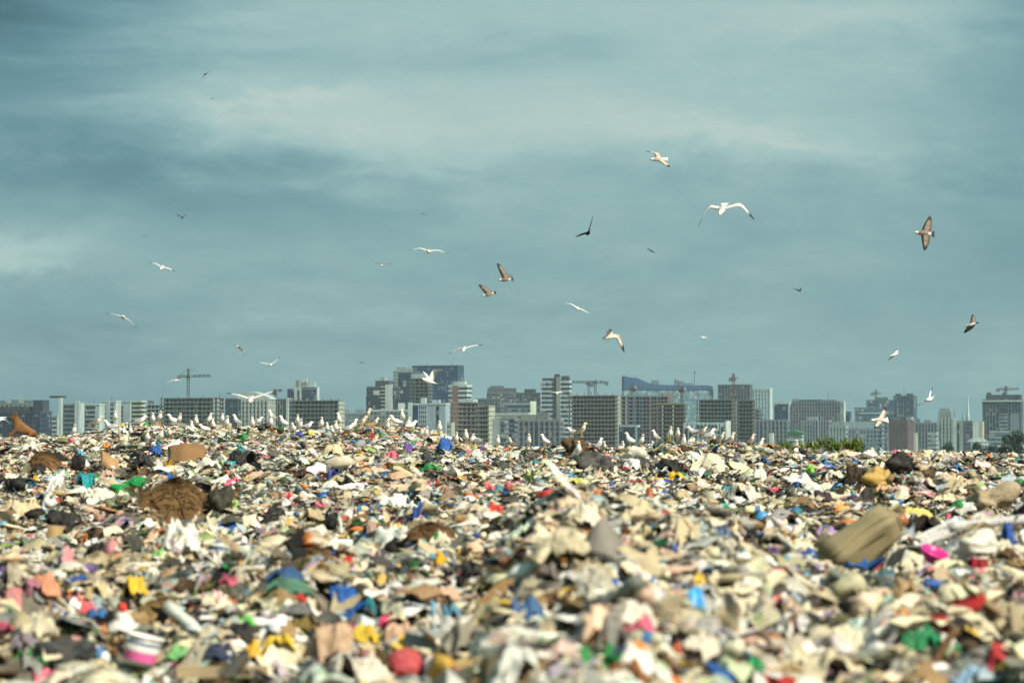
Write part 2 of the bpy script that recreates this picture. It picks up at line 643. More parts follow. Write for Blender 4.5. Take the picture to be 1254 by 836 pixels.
def sphere_pts(nu, nv):
    u = np.arange(nu) / nu * 2 * math.pi
    v = np.linspace(-0.5, 0.5, nv) * math.pi * 0.995
    Ug, Vg = np.meshgrid(u, v, indexing='ij')
    return np.stack([np.cos(Ug) * np.cos(Vg), np.sin(Ug) * np.cos(Vg), np.sin(Vg)], -1).reshape(-1, 3), grid_faces(nu, nv, True)


def t_bag(seed, nu=12, nv=8, crease=0.34):
    P, F = sphere_pts(nu, nv)
    r = np.random.default_rng(seed)
    R = 0.72 + crease * 1.4 * (ridged(P, seed, 1.5, 4) - 0.35) + crease * 1.0 * (ridged(P, seed + 1, 4.0, 4) - 0.4) + crease * 0.55 * (ridged(P, seed + 2, 9.0, 4) - 0.4)
    for i in range(r.integers(1, 4)):      # pulled out corners, ears and knots
        d = r.normal(size=3)
        d[2] = abs(d[2]) * 0.6
        d /= np.linalg.norm(d)
        R = R + 0.5 * np.clip((P @ d - 0.75) / 0.25, 0, 1) ** 1.6
    P = P * R[:, None]
    P[:, 2] = np.where(P[:, 2] < -0.35, -0.35 + (P[:, 2] + 0.35) * 0.3, P[:, 2])
    P[:, 2] -= P[:, 2].min()
    return norm_t(P), F


def norm_t(P):
    P = P.copy()
    for k in (0, 1):
        lo, hi = P[:, k].min(), P[:, k].max()
        P[:, k] = (P[:, k] - (lo + hi) / 2) / (hi - lo)
    P[:, 2] = (P[:, 2] - P[:, 2].min()) / max(P[:, 2].max() - P[:, 2].min(), 1e-6)
    return P


def t_drape(seed, n=8, m=8, heap=0.6):
    """a cloth or sheet dropped in a heap: footprint about 1x1, height 1"""
    r = np.random.default_rng(seed)
    a = np.linspace(-1, 1, n)
    b = np.linspace(-1, 1, m)
    A, B = np.meshgrid(a, b, indexing='ij')
    P = np.stack([A, B, 0 * A], -1).reshape(-1, 3)
    rho = np.sqrt(P[:, 0] ** 2 + P[:, 1] ** 2)
    sc = np.maximum(np.abs(P[:, 0]), np.abs(P[:, 1])) / np.maximum(rho, 1e-6)
    P[:, 0] *= 0.45 + 0.55 * sc
    P[:, 1] *= 0.45 + 0.55 * sc
    ang = np.arctan2(P[:, 1], P[:, 0])
    edge = 1 + 0.2 * np.sin(2 * ang + r.uniform(0, 6)) + 0.16 * np.sin(3 * ang + r.uniform(0, 6)) + 0.12 * np.sin(5 * ang + r.uniform(0, 6))
    P[:, 0] *= edge
    P[:, 1] *= edge
    rho = np.clip(np.sqrt(P[:, 0] ** 2 + P[:, 1] ** 2) / 1.1, 0, 1)
    z = heap * (1 - rho ** 2) + 0.85 * (ridged(P, seed, 1.9, 3, 2) - 0.4) * (1 - 0.45 * rho) + 0.42 * (ridged(P + 0.12 * np.sin(P[:, [1, 0, 2]] * 5 + seed), seed + 5, 4.4, 4, 2) - 0.4) + 0.26 * (ridged(P, seed + 9, 9.0, 4, 2) - 0.4)
    P[:, 2] = z
    P[:, 0] += 0.22 * (ridged(P, seed + 3, 3.0, 3, 2) - 0.5)
    P[:, 1] += 0.3 * (ridged(P, seed + 4, 3.0, 3, 2) - 0.5)
    return norm_t(P), grid_faces(n, m)


def t_sheet(seed, n=6, m=6):
    """a crumpled flat piece: x,y footprint 1x1, small z"""
    r = np.random.default_rng(seed)
    P, F = t_drape(seed, n, m, heap=r.uniform(-0.2, 0.3))
    return P, F


def t_lathe(prof, n=8):
    """axis along x; prof list of (x, r)"""
    V = []
    for i in range(n):
        a = 2 * math.pi * i / n
        V += [(x, rr * math.cos(a), rr * math.sin(a)) for x, rr in prof]
    return np.array(V), grid_faces(n, len(prof), True)[:, ::-1]


def t_bottle(seed, n=8):
    r = np.random.default_rng(seed)
    P, F = t_lathe([(-0.5, 0.0), (-0.5, 0.13), (-0.3, 0.145), (-0.05, 0.125), (0.15, 0.145), (0.3, 0.1), (0.38, 0.055), (0.5, 0.055), (0.5, 0.0)], n)
    P[:, 2] *= r.uniform(0.5, 1)
    P[:, 1] += 0.06 * np.sin(P[:, 0] * r.uniform(3, 6) + r.uniform(0, 6))
    return P, F


def t_panel(seed):
    """bent board, 1 x 1, thin"""
    r = np.random.default_rng(seed)
    q = r.uniform(-0.25, 0.25)
    h = r.uniform(0.1, 0.5)
    sk = r.uniform(-0.2, 0.2, 6)
    t = 0.03
    top = [(-0.5, -0.5 + sk[0], 0), (q, -0.5 + sk[1], h), (0.5, -0.5 + sk[2], 0.05), (0.5, 0.5 + sk[3], 0.05), (q, 0.5 + sk[4], h), (-0.5, 0.5 + sk[5], 0)]
    V = np.array(top + [(x, y, z - t) for x, y, z in top])
    F = [(0, 1, 4, 5), (1, 2, 3, 4), (11, 10, 7, 6), (10, 9, 8, 7)]
    ring = [0, 1, 2, 3, 4, 5]
    for i in range(6):
        j = (i + 1) % 6
        F.append((ring[i], ring[i] + 6, ring[j] + 6, ring[j]))
    return V, np.array(F)


def t_strip(seed, n=12):
    r = np.random.default_rng(seed)
    t = np.linspace(-0.5, 0.5, n)
    cy = 0.16 * np.sin(t * r.uniform(4, 9) + r.uniform(0, 6)) + 0.1 * np.sin(t * 14 + r.uniform(0, 6))
    cz = 0.14 * np.abs(np.sin(t * r.uniform(4, 9) + r.uniform(0, 6)))
    tw = r.uniform(0, 3) + t * r.uniform(-3, 3)
    w = 0.09 * (1 + 0.5 * np.sin(t * 9 + r.uniform(0, 6)))
    A = np.stack([t, cy + w * np.cos(tw), cz + w * np.sin(tw)], -1)
    B = np.stack([t, cy - w * np.cos(tw), cz - w * np.sin(tw)], -1)
    Mid = (A + B) / 2 + np.stack([0 * t, 0.4 * w * np.sin(tw), 0.4 * w * np.cos(tw)], -1)
    P = np.stack([A, Mid, B], 1).reshape(-1, 3)
    return P, grid_faces(n, 3)


PAL = [((228, 227, 220), 22), ((216, 207, 180), 22), ((194, 180, 148), 14), ((150, 124, 88), 7), ((84, 66, 46), 6), ((150, 152, 148), 6), ((30, 31, 33), 18), ((70, 70, 68), 4),
       ((172, 190, 198), 4), ((40, 92, 160), 1.2), ((92, 160, 200), 1.2), ((46, 130, 140), 1.0), ((178, 48, 50), 1.0), ((214, 104, 130), 0.9), ((206, 140, 140), 1.6), ((214, 128, 60), 1.2),
       ((216, 180, 80), 1.6), ((50, 128, 72), 1.0), ((150, 176, 104), 0.9), ((108, 88, 136), 0.6), ((216, 188, 162), 2), ((120, 130, 100), 2.5)]
PALC = np.array([lin(c)[:3] for c, w in PAL])
PALW = np.array([w for c, w in PAL], dtype=float)
PALW /= PALW.sum()
DARK = PALC.mean(1) < 0.12


def stuff_litter(count):
    r = np.random.default_rng(21)
    T = []
    for i in range(26):
        T.append((*t_sheet(100 + i, 6, 6), 'sheet'))
    for i in range(16):
        T.append((*t_drape(200 + i, 7, 7, 0.7), 'drape'))
    for i in range(16):
        T.append((*t_bag(300 + i, 9, 6, 0.45), 'bag'))
    for i in range(8):
        T.append((*t_panel(400 + i), 'panel'))
    for i in range(8):
        T.append((*t_strip(500 + i, 8), 'strip'))
    for i in range(5):
        T.append((*t_bottle(600 + i, 6), 'bottle'))
    # positions: even cover of the tip, a margin wider than the view
    # every template gets a share of random dents, so nothing reads as a pebble
    T = [(norm_t(P + r.normal(0, {'sheet': 0.03, 'drape': 0.045, 'bag': 0.085, 'panel': 0.0, 'strip': 0.008, 'bottle': 0.012}[t], P.shape)) if t not in ('panel', 'strip', 'bottle') else P + r.normal(0, 0.008, P.shape), F, t) for P, F, t in T]
    y = np.sqrt(r.uniform(10.5 ** 2, 87 ** 2, count))
    keep = r.uniform(size=count) < np.interp(y, [10, 30, 60, 87], [1.0, 1.0, 0.95, 0.95])
    y = np.concatenate([y[keep], np.sqrt(r.uniform(10.5 ** 2, 27 ** 2, 42000))])
    n = len(y)
    x = r.uniform(-1, 1, n) * (0.185 * y + 1.6)
    size0 = np.where(r.uniform(size=n) < 0.72, np.exp(r.normal(math.log(0.068), 0.4, n)), np.exp(r.normal(math.log(0.14), 0.42, n)))
    # leave the big single pieces standing clear: nothing loose right on them or just in front of them
    ok = np.ones(n, dtype=bool)
    qx = CX + FPX * x / y
    for (hx, hd, hw) in CLEAR:
        ok &= ~((np.abs(qx - hx) < hw * 0.5) & (y > hd - (0.9 if hd < 30 else 0.6)) & (y < hd + 0.15) & (r.uniform(size=n) < (0.93 if hd < 30 else 0.8)) & ((size0 > 0.06) | (r.uniform(size=n) < (0.75 if hd < 30 else 0.3))))
    for (hx, hd, hw) in KEY:
        ok &= ~((np.abs(qx - hx) < hw * 0.5) & (y > hd - 2.6) & (y < hd + 0.4) & (r.uniform(size=n) < 0.9))
    x, y = x[ok], y[ok]
    n = len(y)
    z = Z(x, y)
    size = np.clip(size0[ok], 0.03, np.interp(y, [12, 35, 60], [0.26, 0.34, 0.4]))
    size = size * np.interp(y, [10, 24, 50, 66], [1.05, 1.0, 1.0, 0.85])
    # patches of darker and of paler waste
    pn = np.sin(x * 1.1 + 2 * np.sin(y * 0.35)) + np.sin(y * 0.9 + 1.7 * np.sin(x * 0.6 + 1)) + np.sin(x * 2.7 - y * 1.3)
    u = r.uniform(size=n)
    ci = np.searchsorted(np.cumsum(PALW), u).clip(0, len(PAL) - 1)
    redo = DARK[ci] & (r.uniform(size=n) < np.clip(0.45 - 0.3 * pn, 0, 0.9))
    ci[redo] = np.searchsorted(np.cumsum(PALW), r.uniform(size=redo.sum())).clip(0, len(PAL) - 1)
    todark = (pn > 1.4) & (r.uniform(size=n) < 0.35)
    ci[todark] = r.choice(np.nonzero(DARK)[0], todark.sum())
    # the near mound on the right is mostly pale sheeting
    pxs = CX + FPX * x / y
    pale = (y < 25) & (pxs > 540) & (r.uniform(size=n) < np.interp(pxs, [540, 700, 1050, 1250], [0.0, 0.55, 0.5, 0.15]))
    ci[pale] = r.choice([0, 1, 1, 2, 2, 5, 20], pale.sum())
    acc = (ci >= 9) & (ci <= 19)
    size = np.where(acc, np.minimum(size, 0.2), size)
    colr = PALC[ci] * r.uniform(0.65, 1.15, (n, 1)) * r.uniform(0.94, 1.06, (n, 3))
    ti = r.choice(len(T), n, p=np.array([1.5 if t[2] == 'sheet' else 1.7 if t[2] == 'drape' else 0.45 if t[2] == 'bag' else 1.2 if t[2] == 'panel' else 3.0 if t[2] == 'strip' else 0.6 for t in T]) / sum([1.5 if t[2] == 'sheet' else 1.7 if t[2] == 'drape' else 0.45 if t[2] == 'bag' else 1.2 if t[2] == 'panel' else 3.0 if t[2] == 'strip' else 0.6 for t in T]))
    VS, FS, CS = [], [], []
    off = 0
    for k, (P, F, typ) in enumerate(T):
        s = np.nonzero(ti == k)[0]
        if not len(s):
            continue
        m = len(s)
        sx = size[s] * r.uniform(0.9, 2.0, m)
        sy = size[s] * r.uniform(0.5, 1.1, m)
        hz_ = {'sheet': (0.10, 0.35), 'drape': (0.2, 0.55), 'bag': (0.4, 0.8), 'panel': (0.8, 1.0), 'strip': (0.8, 1.0), 'bottle': (0.8, 1.0)}[typ]
        sz = size[s] * r.uniform(*hz_, m)
        if typ in ('strip',):
            sx = np.minimum(sx * 1.5, np.interp(y[s], [12, 22, 60, 70], [0.2, 0.34, 0.36, 0.2]))
            sy = sy * 0.75
            sz = np.minimum(sz, 0.6 * sx)
        if typ == 'bottle':
            sx = np.clip(sx * 1.4, 0.12, 0.34); sy = sx * 1.0; sz = sx * 1.0
        if typ == 'panel':
            sx, sy, sz = np.minimum(sx, 0.3), np.minimum(sy, 0.22), np.minimum(sz, 0.2)
        az = r.uniform(0, 6.283, m)
        tilt = np.interp(y[s], [50, 70], [1.0, 0.75]) * np.abs(r.normal(0, {'sheet': 0.5, 'drape': 0.28, 'bag': 0.3, 'panel': 0.45, 'strip': 0.5, 'bottle': 0.35}[typ], m)).clip(0, 1.5)
        ta = r.uniform(0, 6.283, m)
        Q = P[None] * np.stack([sx, sy, sz], -1)[:, None, :]
        c, s_ = np.cos(az)[:, None], np.sin(az)[:, None]
        X0 = Q[..., 0] * c - Q[..., 1] * s_
        Y0 = Q[..., 0] * s_ + Q[..., 1] * c
        Z0 = Q[..., 2]
        # tilt about a horizontal axis at angle ta
        ca, sa = np.cos(ta)[:, None], np.sin(ta)[:, None]
        ct, st = np.cos(tilt)[:, None], np.sin(tilt)[:, None]
        al = X0 * ca + Y0 * sa
        pe = -X0 * sa + Y0 * ca
        pe2 = pe * ct - Z0 * st
        Z1 = pe * st + Z0 * ct
        X1 = al * ca - pe2 * sa
        Y1 = al * sa + pe2 * ca
        zo = z[s] + r.uniform(-0.03, 0.05, m)
        Z1 = Z1 - np.minimum(Z1.min(1), 0)[:, None] * 0.6 + zo[:, None]
        V = np.stack([X1 + x[s][:, None], Y1 + y[s][:, None], Z1], -1).reshape(-1, 3)
        nv = len(P)
        VS.append(V)
        FS.append((F[None] + (off + np.arange(m) * nv)[:, None, None]).reshape(-1, 4))
        cc = np.ones((m, nv, 4))
        cc[..., :3] = colr[s][:, None, :]
        # a second printed colour on part of a piece
        two = (r.uniform(size=m) < 0.24)
        c2 = PALC[r.choice(len(PAL), m, p=PALW)]
        mask = (P[:, 0][None] > r.uniform(-0.3, 0.4, m)[:, None]) & two[:, None]
        cc[..., :3] = np.where(mask[..., None], c2[:, None, :], cc[..., :3])
        cc[..., 3] = np.where(r.uniform(size=m) < 0.22, 0.0, 1.0)[:, None]
        CS.append(cc.reshape(-1, 4))
        off += m * nv
    # a trodden carpet of flat scraps right on the ground, under everything else
    nc_ = 62000
    yc = np.concatenate([np.sqrt(r.uniform(10.5 ** 2, 32 ** 2, nc_ // 2)), np.sqrt(r.uniform(32 ** 2, 80 ** 2, nc_ // 2))])
    xc = r.uniform(-1, 1, len(yc)) * (0.185 * yc + 1.6)
    sc_ = np.exp(r.normal(math.log(0.13), 0.4, len(yc))).clip(0.05, 0.3)
    cc_ = PALC[r.choice(len(PAL), len(yc), p=PALW)] * r.uniform(0.65, 1.12, (len(yc), 1))
    tcx = r.integers(0, 20, len(yc))
    for k in range(20):
        P, F = t_sheet(1300 + k, 6, 6)
        P = norm_t(P + r.normal(0, 0.05, P.shape))
        s = np.nonzero(tcx == k)[0]
        m = len(s)
        Q = P[None] * np.stack([sc_[s] * r.uniform(0.8, 1.6, m), sc_[s] * r.uniform(0.6, 1.2, m), sc_[s] * r.uniform(0.12, 0.45, m)], -1)[:, None, :]
        az = r.uniform(0, 6.283, m)
        ca, sa = np.cos(az)[:, None], np.sin(az)[:, None]
        X1 = Q[..., 0] * ca - Q[..., 1] * sa + xc[s][:, None]
        Y1 = Q[..., 0] * sa + Q[..., 1] * ca + yc[s][:, None]
        Z1 = Q[..., 2] + Z(X1, Y1) - 0.01
        VS.append(np.stack([X1, Y1, Z1], -1).reshape(-1, 3))
        nv = len(P)
        FS.append((F[None] + (off + np.arange(m) * nv)[:, None, None]).reshape(-1, 4))
        cc = np.ones((m, nv, 4))
        cc[..., :3] = cc_[s][:, None, :]
        cc[..., 3] = np.where(r.uniform(size=m) < 0.2, 0.0, 1.0)[:, None]
        CS.append(cc.reshape(-1, 4))
        off += m * nv
    # broad crumpled sheets and sacks lying over the heap, half buried under the small pieces
    nb = 5600
    yb = np.sqrt(r.uniform(10.5 ** 2, 76 ** 2, nb * 2 // 3))
    yb = np.concatenate([yb, np.sqrt(r.uniform(10.5 ** 2, 34 ** 2, nb // 3))])
    nb = len(yb)
    xb = r.uniform(-1, 1, nb) * (0.185 * yb + 1.6)
    sb = np.exp(r.normal(math.log(0.25), 0.40, nb)).clip(0.12, 0.8) * np.interp(yb, [12, 40, 60, 76], [0.9, 1.0, 0.8, 0.6])
    sb = np.minimum(sb, np.interp(yb, [12, 20, 30, 45], [0.34, 0.36, 0.5, 0.7]))
    qx = CX + FPX * xb / yb
    okb = np.ones(nb, dtype=bool)
    for (hx, hd, hw) in CLEAR:
        okb &= ~((np.abs(qx - hx) < hw * 0.5) & (yb > hd - 0.9) & (yb < hd + 0.2))
    for (hx, hd, hw) in KEY:
        okb &= ~((np.abs(qx - hx) < hw * 0.5 + 0.75 * sb * FPX / yb) & (yb > hd - 3.2) & (yb < hd + 0.5))
    xb, yb, sb, qx = xb[okb], yb[okb], sb[okb], qx[okb]
    nb = len(yb)
    zb = Z(xb, yb)
    sheetp = np.array([0, 0, 0, 0, 1, 1, 1, 1, 2, 2, 3, 6, 6, 8, 20])
    cb_ = PALC[r.choice(sheetp, nb)] * r.uniform(0.7, 1.12, (nb, 1)) * r.uniform(0.95, 1.05, (nb, 3))
    dk = cb_.mean(1) < 0.1
    sb = np.where(dk, np.minimum(sb, 0.28), sb)
    odd = r.uniform(size=nb) < 0.07
    cb_[odd] = PALC[r.integers(9, 20, odd.sum())]
    tb = r.integers(0, 30, nb)
    for k in range(30):
        P, F = t_drape(900 + k, 17, 15, r.uniform(0.1, 0.9))
        P = norm_t(P + r.normal(0, 0.012, P.shape))
        s = np.nonzero(tb == k)[0]
        m = len(s)
        if not m:
            continue
        Q = P[None] * np.stack([sb[s] * r.uniform(1.0, 1.9, m), sb[s] * r.uniform(0.6, 1.1, m), sb[s] * r.uniform(0.16, 0.42, m)], -1)[:, None, :]
        az = r.uniform(0, 6.283, m)
        ca, sa = np.cos(az)[:, None], np.sin(az)[:, None]
        X1 = Q[..., 0] * ca - Q[..., 1] * sa + xb[s][:, None]
        Y1 = Q[..., 0] * sa + Q[..., 1] * ca + yb[s][:, None]
        # the sheet follows the ground under it
        Z1 = Q[..., 2] + Z(X1, Y1) - 0.02 + r.uniform(-0.03, 0.05, m)[:, None]
        VS.append(np.stack([X1, Y1, Z1], -1).reshape(-1, 3))
        nv = len(P)
        FS.append((F[None] + (off + np.arange(m) * nv)[:, None, None]).reshape(-1, 4))
        cc = np.ones((m, nv, 4))
        cc[..., :3] = cb_[s][:, None, :]
        cc[..., 3] = np.where(r.uniform(size=m) < 0.15, 0.0, 1.0)[:, None]
        CS.append(cc.reshape(-1, 4))
        off += m * nv
    me = mesh_np('loose_litter', np.concatenate(VS), np.concatenate(FS), False, np.concatenate(CS))
    o = obj('loose_litter', me, M['litter'])
    kind(o, 'stuff')
    o['label'] = 'thick cover of mixed household litter over the whole tip'
    return o


CLEAR = []
KEY = []
# ---------------------------------------------------------------- single pieces of rubbish
def smooth_noise_bag(seed, w, d, h):
    P, F = t_bag(seed, 36, 22, 0.42)
    return P * np.array([w, d, h]), F


def chaikin(P, nu, nv):
    return P


def place(name, me, mat, px, py, wpx, hpx, color, rot=0.0, sink=0.03, parent=None):
    """stand a piece on the tip at the spot the photo shows it; returns object and metres per pixel"""
    p = hit(px, py + hpx * 0.5)
    return obj(name, me, mat, None, lin(color), (p[0], p[1], p[2] - sink), (0, 0, rot))


RUB = []       # (object, px, py, noun phrase)


def px_scale(px, py, h):
    p = hit(px, py + h * 0.5)
    return p, p[1] / FPX


FRONT = ('emerald green bag behind the brown stick', 'emerald film right of the brown stick', 'red plastic bag in the bottom right corner', 'brown stick poking up at the bottom right', 'grey torn board standing up at centre right', 'sky blue upright packet on the near mound', 'shiny green plastic bag beside the big straw mound', 'yellow bag between two beige sacks')


def rubbish(kd, px, py, w, h, c, label, tilt=0.0, mat=None, name=None, cat=None, group=None):
    seed = int(px * 13 + py * 7) % 9973
    r = np.random.default_rng(seed)
    p, s = px_scale(px, py, h)
    W_, H_ = max(w * s, 0.05), max(h * s, 0.04) + 0.05
    D_ = max(min(W_, H_ * 1.5) * 0.9, 0.08)
    color = lin(c)
    loc = [p[0], p[1] + D_ * 0.3, p[2] - 0.03]
    rz = r.uniform(-0.5, 0.5)
    o = None
    CLEAR.append((px, p[1], w))
    if label in FRONT:
        KEY.append((px, p[1], w * 0.9))
    if kd in ('bag', 'sack'):
        if sum(c) < 260 or (kd == 'sack' and seed % 3 == 0):
            P, F = t_bag(seed, 40, 24, 0.46)
        else:
            P, F = t_drape(seed, 34, 30, 1.0)
        P = P * np.array([W_, D_, H_])
        o = obj(name or ('plastic_bag' if kd == 'bag' else 'sack'), mesh_np('bag', P, F, True), mat or M['film'], None, color, loc)
    elif kd in ('cloth', 'film'):
        P, F = t_drape(seed, 30, 26, 0.8)
        P = P * np.array([W_, D_ * 1.3, H_])
        o = obj(name or ('rag' if kd == 'cloth' else 'plastic_film'), mesh_np('cloth', P, F, True), mat or M['cloth' if kd == 'cloth' else 'film'], None, color, loc)
        md = o.modifiers.new('thickness', 'SOLIDIFY')
        md.thickness = 0.004
        md.offset = -1
    elif kd == 'card':
        t = 0.012
        bend = r.uniform(0.2, 0.9)
        q = r.uniform(0.35, 0.65)
        m = MB()
        # two flaps of corrugated board meeting in a fold, leaning back
        lean = math.atan2(H_, D_)
        w1, w2 = W_ * q, W_ * (1 - q)
        n = 5
        V = []
        for k in range(2 * n + 1):
            u = k / (2 * n)
            x = -W_ / 2 + W_ * u
            dep = abs(u - q) * W_ * bend * 0.6
            for j in range(4):
                f = j / 3
                V.append((x + 0.05 * W_ * math.sin(3 * f + seed), dep + f * D_ * 0.7 + 0.02 * math.sin(9 * u + 4 * f), f * H_ * (0.8 + 0.25 * math.sin(2.3 * u + seed)) + 0.01 * math.sin(17 * u)))
        V = np.array(V)
        F = grid_faces(2 * n + 1, 4)
        o = obj(name or 'cardboard_sheet', mesh_np('card', V, F, False), mat or M['card'], None, color, loc)
        md = o.modifiers.new('thickness', 'SOLIDIFY')
        md.thickness = t
    elif kd == 'bottle':
        root = empty(name or 'plastic_bottle', (p[0], p[1], p[2]), 0)
        o = root
        L_ = W_
        R_ = min(H_ * 0.5, L_ * 0.22)
        a = Matrix.Rotation(-tilt, 4, 'Y') @ Matrix.Rotation(r.uniform(-0.4, 0.4), 4, 'Z')
        P, F = t_lathe([(-0.5, 0.0), (-0.5, 0.8), (-0.46, 1.0), (-0.2, 0.97), (-0.15, 0.9), (-0.1, 0.99), (0.12, 1.0), (0.25, 0.85), (0.36, 0.4), (0.42, 0.32), (0.42, 0.0)], 18)
        P = P * np.array([L_, R_, R_])
        P[:, 2] *= 0.85
        mw = [mesh_np('body', P, F, True)]
        b = obj('body', mw[0], mat or M['hard'], root, color)
        P2, F2 = t_lathe([(0.415, 0.0), (0.415, 0.42), (0.5, 0.4), (0.5, 0.0)], 14)
        cp = obj('cap', mesh_np('cap', P2 * np.array([L_, R_, R_]), F2, True), M['hard'], root, lin((220, 225, 230) if seed % 2 else (40, 90, 170)))
        P3, F3 = t_lathe([(-0.12, 1.015), (0.1, 1.02)], 18)
        lb = obj('label', mesh_np('label', P3 * np.array([L_, R_, R_ * 0.86]), F3, True), M['film'], root, lin((225, 225, 215) if sum(c) < 420 else (70, 130, 190)))
        root.rotation_euler = a.to_euler()
        root.location.z += R_ * 0.8
    elif kd == 'straw':
        # an uneven flattened dome on a ragged footprint
        gn = 30
        ga, gb = np.meshgrid(np.linspace(0, 2 * math.pi, 41)[:-1], np.linspace(0, 1, 14), indexing='ij')
        fr = 1 + 0.13 * np.sin(2 * ga + seed) + 0.09 * np.sin(3 * ga + 2 * seed) + 0.06 * np.sin(7 * ga)
        P = np.stack([gb * fr * np.cos(ga) * 0.5, gb * fr * np.sin(ga) * 0.5, 0 * ga], -1).reshape(-1, 3)
        rho_ = gb.reshape(-1)
        P[:, 2] = (1 - rho_ ** 3.2) ** 0.55 * (0.85 + 0.07 * np.sin(P[:, 0] * 7 + seed) + 0.06 * np.sin(P[:, 1] * 9 + P[:, 0] * 6)) + 0.12 * (ridged(P, seed, 7.0, 4, 2) - 0.4) * (1 - rho_) * np.minimum(rho_ * 4, 1)
        P[:, 2] /= P[:, 2].max()
        F = grid_faces(40, 14, True)
        P = P * np.array([W_ * 1.02, D_ * 1.2, H_])
        P[:, 2] -= 0.02
        V, FF = [tuple(v) for v in P], [tuple(f) for f in F]
        pts = P[P[:, 2] > 0.1 * H_]
        for k in range(min(900, int(500 + 500 * W_))):
            q = pts[r.integers(0, len(pts))]
            nn = q / np.array([W_, D_ * 1.1, H_]) ** 2
            nn = nn / (np.linalg.norm(nn) + 1e-6)
            tdir = np.cross(nn, r.normal(size=3))
            tdir = tdir / (np.linalg.norm(tdir) + 1e-6)
            tdir[0] *= 1.4
            ln = r.uniform(0.08, 0.34) * min(1.0, W_ * (1.2 if not name else 0.8))
            sw = np.cross(tdir, nn) * r.uniform(0.002, 0.006) * (1 if W_ > 0.5 else 0.6)
            a_ = q + nn * r.uniform(-0.02, 0.02) - tdir * ln / 2
            e_ = q + nn * r.uniform(-0.02, 0.03) + tdir * ln / 2
            b_ = len(V)
            V += [tuple(a_ - sw), tuple(a_ + sw), tuple(e_ + sw), tuple(e_ - sw)]
            FF.append((b_, b_ + 1, b_ + 2, b_ + 3))
        o = obj(name or 'straw_clump', mesh_np('straw', V, FF, False), mat or M['straw'], None, color, loc)
    elif kd in ('plank', 'tube', 'stick'):
        L_, R_ = w * s, h * s * 0.5
        n, k = (12, 14)
        V = []
        for i in range(k):
            u = i / (k - 1) - 0.5
            sag = R_ * (0.9 if kd != 'tube' else 0.35) * math.sin(u * 3 + seed)
            for j in range(n):
                a_ = 2 * math.pi * (j + 0.5) / n
                rr = R_ * (1 if kd != 'tube' else 0.8) * (1 + 0.08 * math.sin(7 * u + j + seed))
                if kd == 'plank':
                    ca_, sa_ = math.cos(a_), math.sin(a_)
                    mx_ = max(abs(ca_), abs(sa_))
                    V.append((u * L_, 0.45 * rr * ca_ / mx_, rr * sa_ / mx_ + sag * 0.3))
                else:
                    V.append((u * L_, rr * math.cos(a_), rr * math.sin(a_) + sag))
        idx = np.arange(k * n).reshape(k, n)
        FF = []
        for i in range(k - 1):
            for j in range(n):
                FF.append((idx[i, j], idx[i, (j + 1) % n], idx[i + 1, (j + 1) % n], idx[i + 1, j]))
        FF.append(tuple(int(v) for v in idx[0][::-1]))
        FF.append(tuple(int(v) for v in idx[-1]))
        FF = [tuple(int(v) for v in f) for f in FF]
        q = at(px, py, p[1])
        o = obj(name or kd, mesh_np(kd, V, FF, kd != 'plank'), mat or M['wood' if kd != 'tube' else 'film'], None, color, (q[0], q[1] - 0.12, q[2] + (0.04 if kd == 'tube' else 0)), (0, -tilt, r.uniform(-0.12, 0.12)))
        if kd == 'tube' and name:
            KEY.append((px, p[1] - 0.12, w))
    elif kd == 'ball':
        P, F = sphere_pts(28, 18)
        R = 1 - 0.1 * ridged(P, seed, 2.0, 3)
        P = norm_t(P * R[:, None]) * np.array([W_, W_ * 0.95, H_])
        o = obj(name or 'ball', mesh_np('ball', P, F, True), mat or M['hard'], None, color, loc)
    elif kd == 'strip':
        P, F = t_strip(seed, 40)
        mn, mx = P.min(0), P.max(0)
        P = (P - (mn + mx) / 2) / (mx - mn)
        P[:, 2] += 0.5
        P = P * np.array([W_, D_ * 0.7, H_])
        o = obj(name or 'plastic_strip', mesh_np('strip', P, F, True), mat or M['film'], None, color, loc)
        md = o.modifiers.new('thickness', 'SOLIDIFY')
        md.thickness = 0.006
    elif kd == 'board':
        # stiff torn sheet standing up out of the waste
        n = 9
        V = []
        for i in range(n):
            for j in range(n):
                u, v = i / (n - 1), j / (n - 1)
                V.append(((u - 0.5) * W_ * (1 - 0.35 * v), 0.12 * W_ * math.sin(u * 4 + seed) + v * 0.4 * H_ + 0.06 * W_ * math.sin(3 * v + 5 * u), v * H_ * (1 - 0.45 * abs(u - 0.42) * 1.8)))
        o = obj(name or 'board', mesh_np('board', np.array(V), grid_faces(n, n), False), mat or M['card'], None, color, loc)
        md = o.modifiers.new('thickness', 'SOLIDIFY')
        md.thickness = 0.015
    catd = {'plastic_bag': 'bag', 'sack': 'sack', 'rag': 'rag', 'plastic_film': 'plastic sheet', 'cardboard_sheet': 'cardboard', 'plastic_bottle': 'bottle', 'straw_clump': 'straw', 'plastic_strip': 'strip'}
    tag(o, label, cat or catd.get(o.name.split('.')[0], o.name.split('.')[0].replace('_', ' ')), group)
    RUB.append((o, px, py, label))
    return o


WH, CR, BE, TAN, BRN, DBR, GRY, LGR, BLK, DGR = (222, 220, 208), (214, 204, 178), (190, 174, 144), (172, 140, 98), (122, 92, 60), (78, 60, 44), (128, 128, 122), (168, 168, 160), (32, 34, 36), (66, 68, 64)
BLU, LBL, TEA, RED, PNK, MAG, ORG, YEL, GRN, LGN, PUR, LIL, NAV, OLV, SAL = (34, 96, 176), (92, 172, 212), (36, 140, 150), (188, 38, 44), (226, 104, 134), (190, 34, 120), (226, 126, 44), (226, 184, 52), (28, 140, 74), (140, 190, 110), (104, 76, 146), (180, 156, 200), (36, 50, 96), (150, 138, 92), (214, 150, 124)

